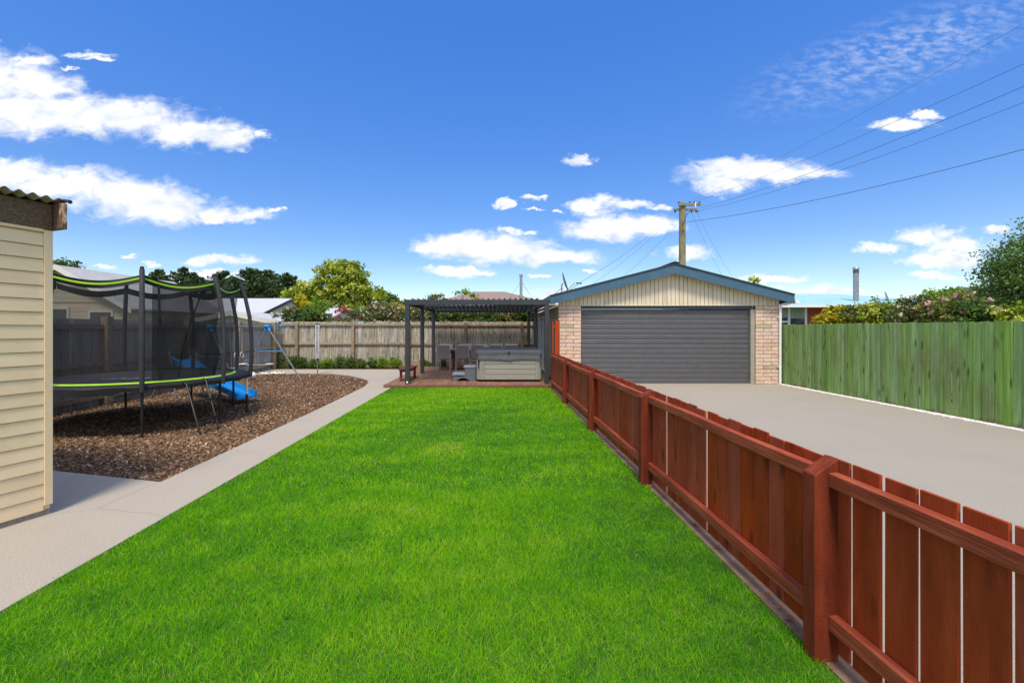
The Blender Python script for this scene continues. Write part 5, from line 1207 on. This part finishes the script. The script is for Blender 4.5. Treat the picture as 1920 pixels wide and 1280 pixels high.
# over the green fence
def gb(name, lab, px, py, Y, rx, rz, n, leaf, m, fl=None, extra=(), clump=.08, asp=.5):
    L_ = (WX(px,Y),Y,0); make_tree(name, lab, 'shrub', L_, [B(px,py,Y,rx,.4,rz,L_)]+[B(a,b,Y,c,.35,d,L_) for a,b,c,d in extra], n, leaf, m, 1.0, .05, clump, flowers=fl, aspect=asp)
gb('yellow_shrub','bright yellow leaved shrub at the left end of the green fence top',1572,592,14.4,.56,.30,2600,.065,m_lgold,None,((1550,598,.28,.18),(1595,592,.34,.3)),.09)
gb('olive_shrub','small reddish green shrub right of the bright yellow one',1612,592,13.4,.45,.32,1900,.05,m_lolive,(m_creamp,6,.05,''))
gb('yellow_shrub','yellow green shrub in the middle of the green fence top',1660,588,12.8,.55,.38,2600,.05,m_lmag,(m_coral,5,.05,''),((1640,593,.4,.3),))
gb('rose_bush','rose bush with pink blooms left of the tall right tree',1722,583,12.0,.50,.38,2400,.05,m_lrose,(m_creamp,10,.06,''),((1700,592,.4,.3),))
gb('rose_bush','widest rose bush with large pink blooms on the green fence',1775,584,11.4,.62,.38,3400,.05,m_lolive,(m_pink,10,.08,''),((1800,575,.45,.4),(1760,590,.5,.3)))
gb('rose_bush','rose bush trailing pink blooms towards the right tree trunk',1835,586,10.8,.45,.34,2600,.05,m_lgrn,(m_pink,5,.08,''),((1815,592,.4,.3),(1855,592,.3,.24)))
gb('clipped_hedge','clipped yellow green hedge at the right edge above the green fence',1900,592,10.3,.50,.28,2600,.05,m_lmag,None,((1925,590,.5,.32),))
for (px, py, Y, lab) in ((1715,562,12.0,'thin rose shoot with dark leaves above the pink roses'),(1470+165,545+22,13.0,'thin bare shoot near the small satellite dish')):
    L_ = (WX(px,Y),Y,0); make_tree('rose_shoot', lab, 'shrub', L_, [B(px,py,Y,.22,.15,.14,L_),B(px+10,py+8,Y,.2,.15,.1,L_)], 70, .04, m_lrose, 1.9, .012, .05, limbs=5)
L_ = (WX(1790,19),19,0); make_tree('feathery_tree', 'pale lime feathery tree behind the pink roses', 'tree', L_, [B(1775,556,19,.95,.7,.30,L_),B(1805,557,19,.85,.7,.34,L_),B(1750,566,19,.5,.5,.25,L_),B(1790,570,19,1.2,.7,.35,L_),B(1825,562,19,.5,.5,.25,L_)], 6500, .065, m_lbrt, 1.6, .08, .13)
Y = 16; L_ = (20.2,16,0)
make_tree('broadleaf_tree', 'tall dense green tree cut off by the right edge of the picture', 'tree', L_, [(0.1,0,3.1,2.2,2.0,1.5),(.3,0,4.2,2.0,2.0,1.4),(1.1,0,5.1,1.8,1.8,1.1),(-.5,0,2.5,1.6,1.6,.9),(1.9,0,3.8,2.2,2.0,1.8),(-.8,0,3.7,1.2,1.3,1.0)], 42000, .052, m_lgrn, 1.2, .2, .20, limbs=8, shell=.6)
L_ = (WX(125,34),34,0); make_tree('broadleaf_tree', 'tip of a green tree beside the peak of the left house', 'tree', L_, [B(122,500,34,.9,.8,.5,L_),B(100,506,34,.9,.8,.6,L_)], 1400, .11, m_lgrn, 3.6, .12, .18)
# low shrubs along the foot of the back fence
gs = [(485,1.35,.55,.42,'widest low green shrub at the left corner of the back fence'),(520,.9,.5,.50,'low green shrub behind the far leg of the swing set'),(548,.7,.45,.40,'low green shrub just left of the first fence post'),(567,.5,.42,.34,'low green shrub just right of the first fence post'),(590,.5,.40,.28,'small green shrub directly behind the clothesline'),(612,.55,.42,.30,'low green shrub right of the clothesline'),(634,.45,.42,.42,'upright green shrub with a tall tip before the second fence post'),(656,.5,.42,.34,'low green shrub at the foot of the second fence post'),(678,.5,.4,.27,'small green shrub midway between the second and third fence posts'),(700,.42,.42,.30,'pale green shrub with a reddish shoot'),(717,.4,.4,.34,'pale upright shrub left of the bench'),(742,.5,.4,.34,'pale green shrub just behind the bench end'),(800,.3,.3,.26,'small shrub behind the second pergola post'),(828,.3,.3,.24,'small shrub behind the leftmost chairs')]
for i, (px, w, d, h, lab) in enumerate(gs):
    Y = 18.82+.08*math.sin(i*2.3); L_ = (WX(px,Y),Y,0)
    w *= 1.15; h *= 1.35; bl_ = [(0,0,h*.42,w*.5,.22,h*.5),(random.uniform(-.15,.15),0,h*.62,w*.3,.18,h*.42),(random.uniform(-.3,.3)*w,0,h*.3,w*.3,.2,h*.35)]
    make_tree('garden_shrub', lab, 'shrub', L_, bl_, int(1500+1800*w), .030, (m_lgrn, m_lbrt)[1 if i in (3,5,9,10,11) else 0] if i % 3 else m_lgrn, h*.3, .02, .05, group='low shrubs along the foot of the back fence', stems=True, up=.5, aspect=.4)
# garden umbrella beyond the fence
um = root('patio_umbrella', 'small white patio umbrella glimpsed over the fence left in the pergola', 'umbrella', (WX(770,23),23,0))
ux = WX(770,23); MB().tube([(ux,23,0),(ux,23,2.55)], .02, 6).build('pole', m_white, um)
v = [(ux+.75*math.cos(k*math.pi/4),23+.75*math.sin(k*math.pi/4),2.42) for k in range(8)]+[(ux,23,2.66)]
mk('canopy', v, [(k,(k+1)%8,8) for k in range(8)], m_white, um)
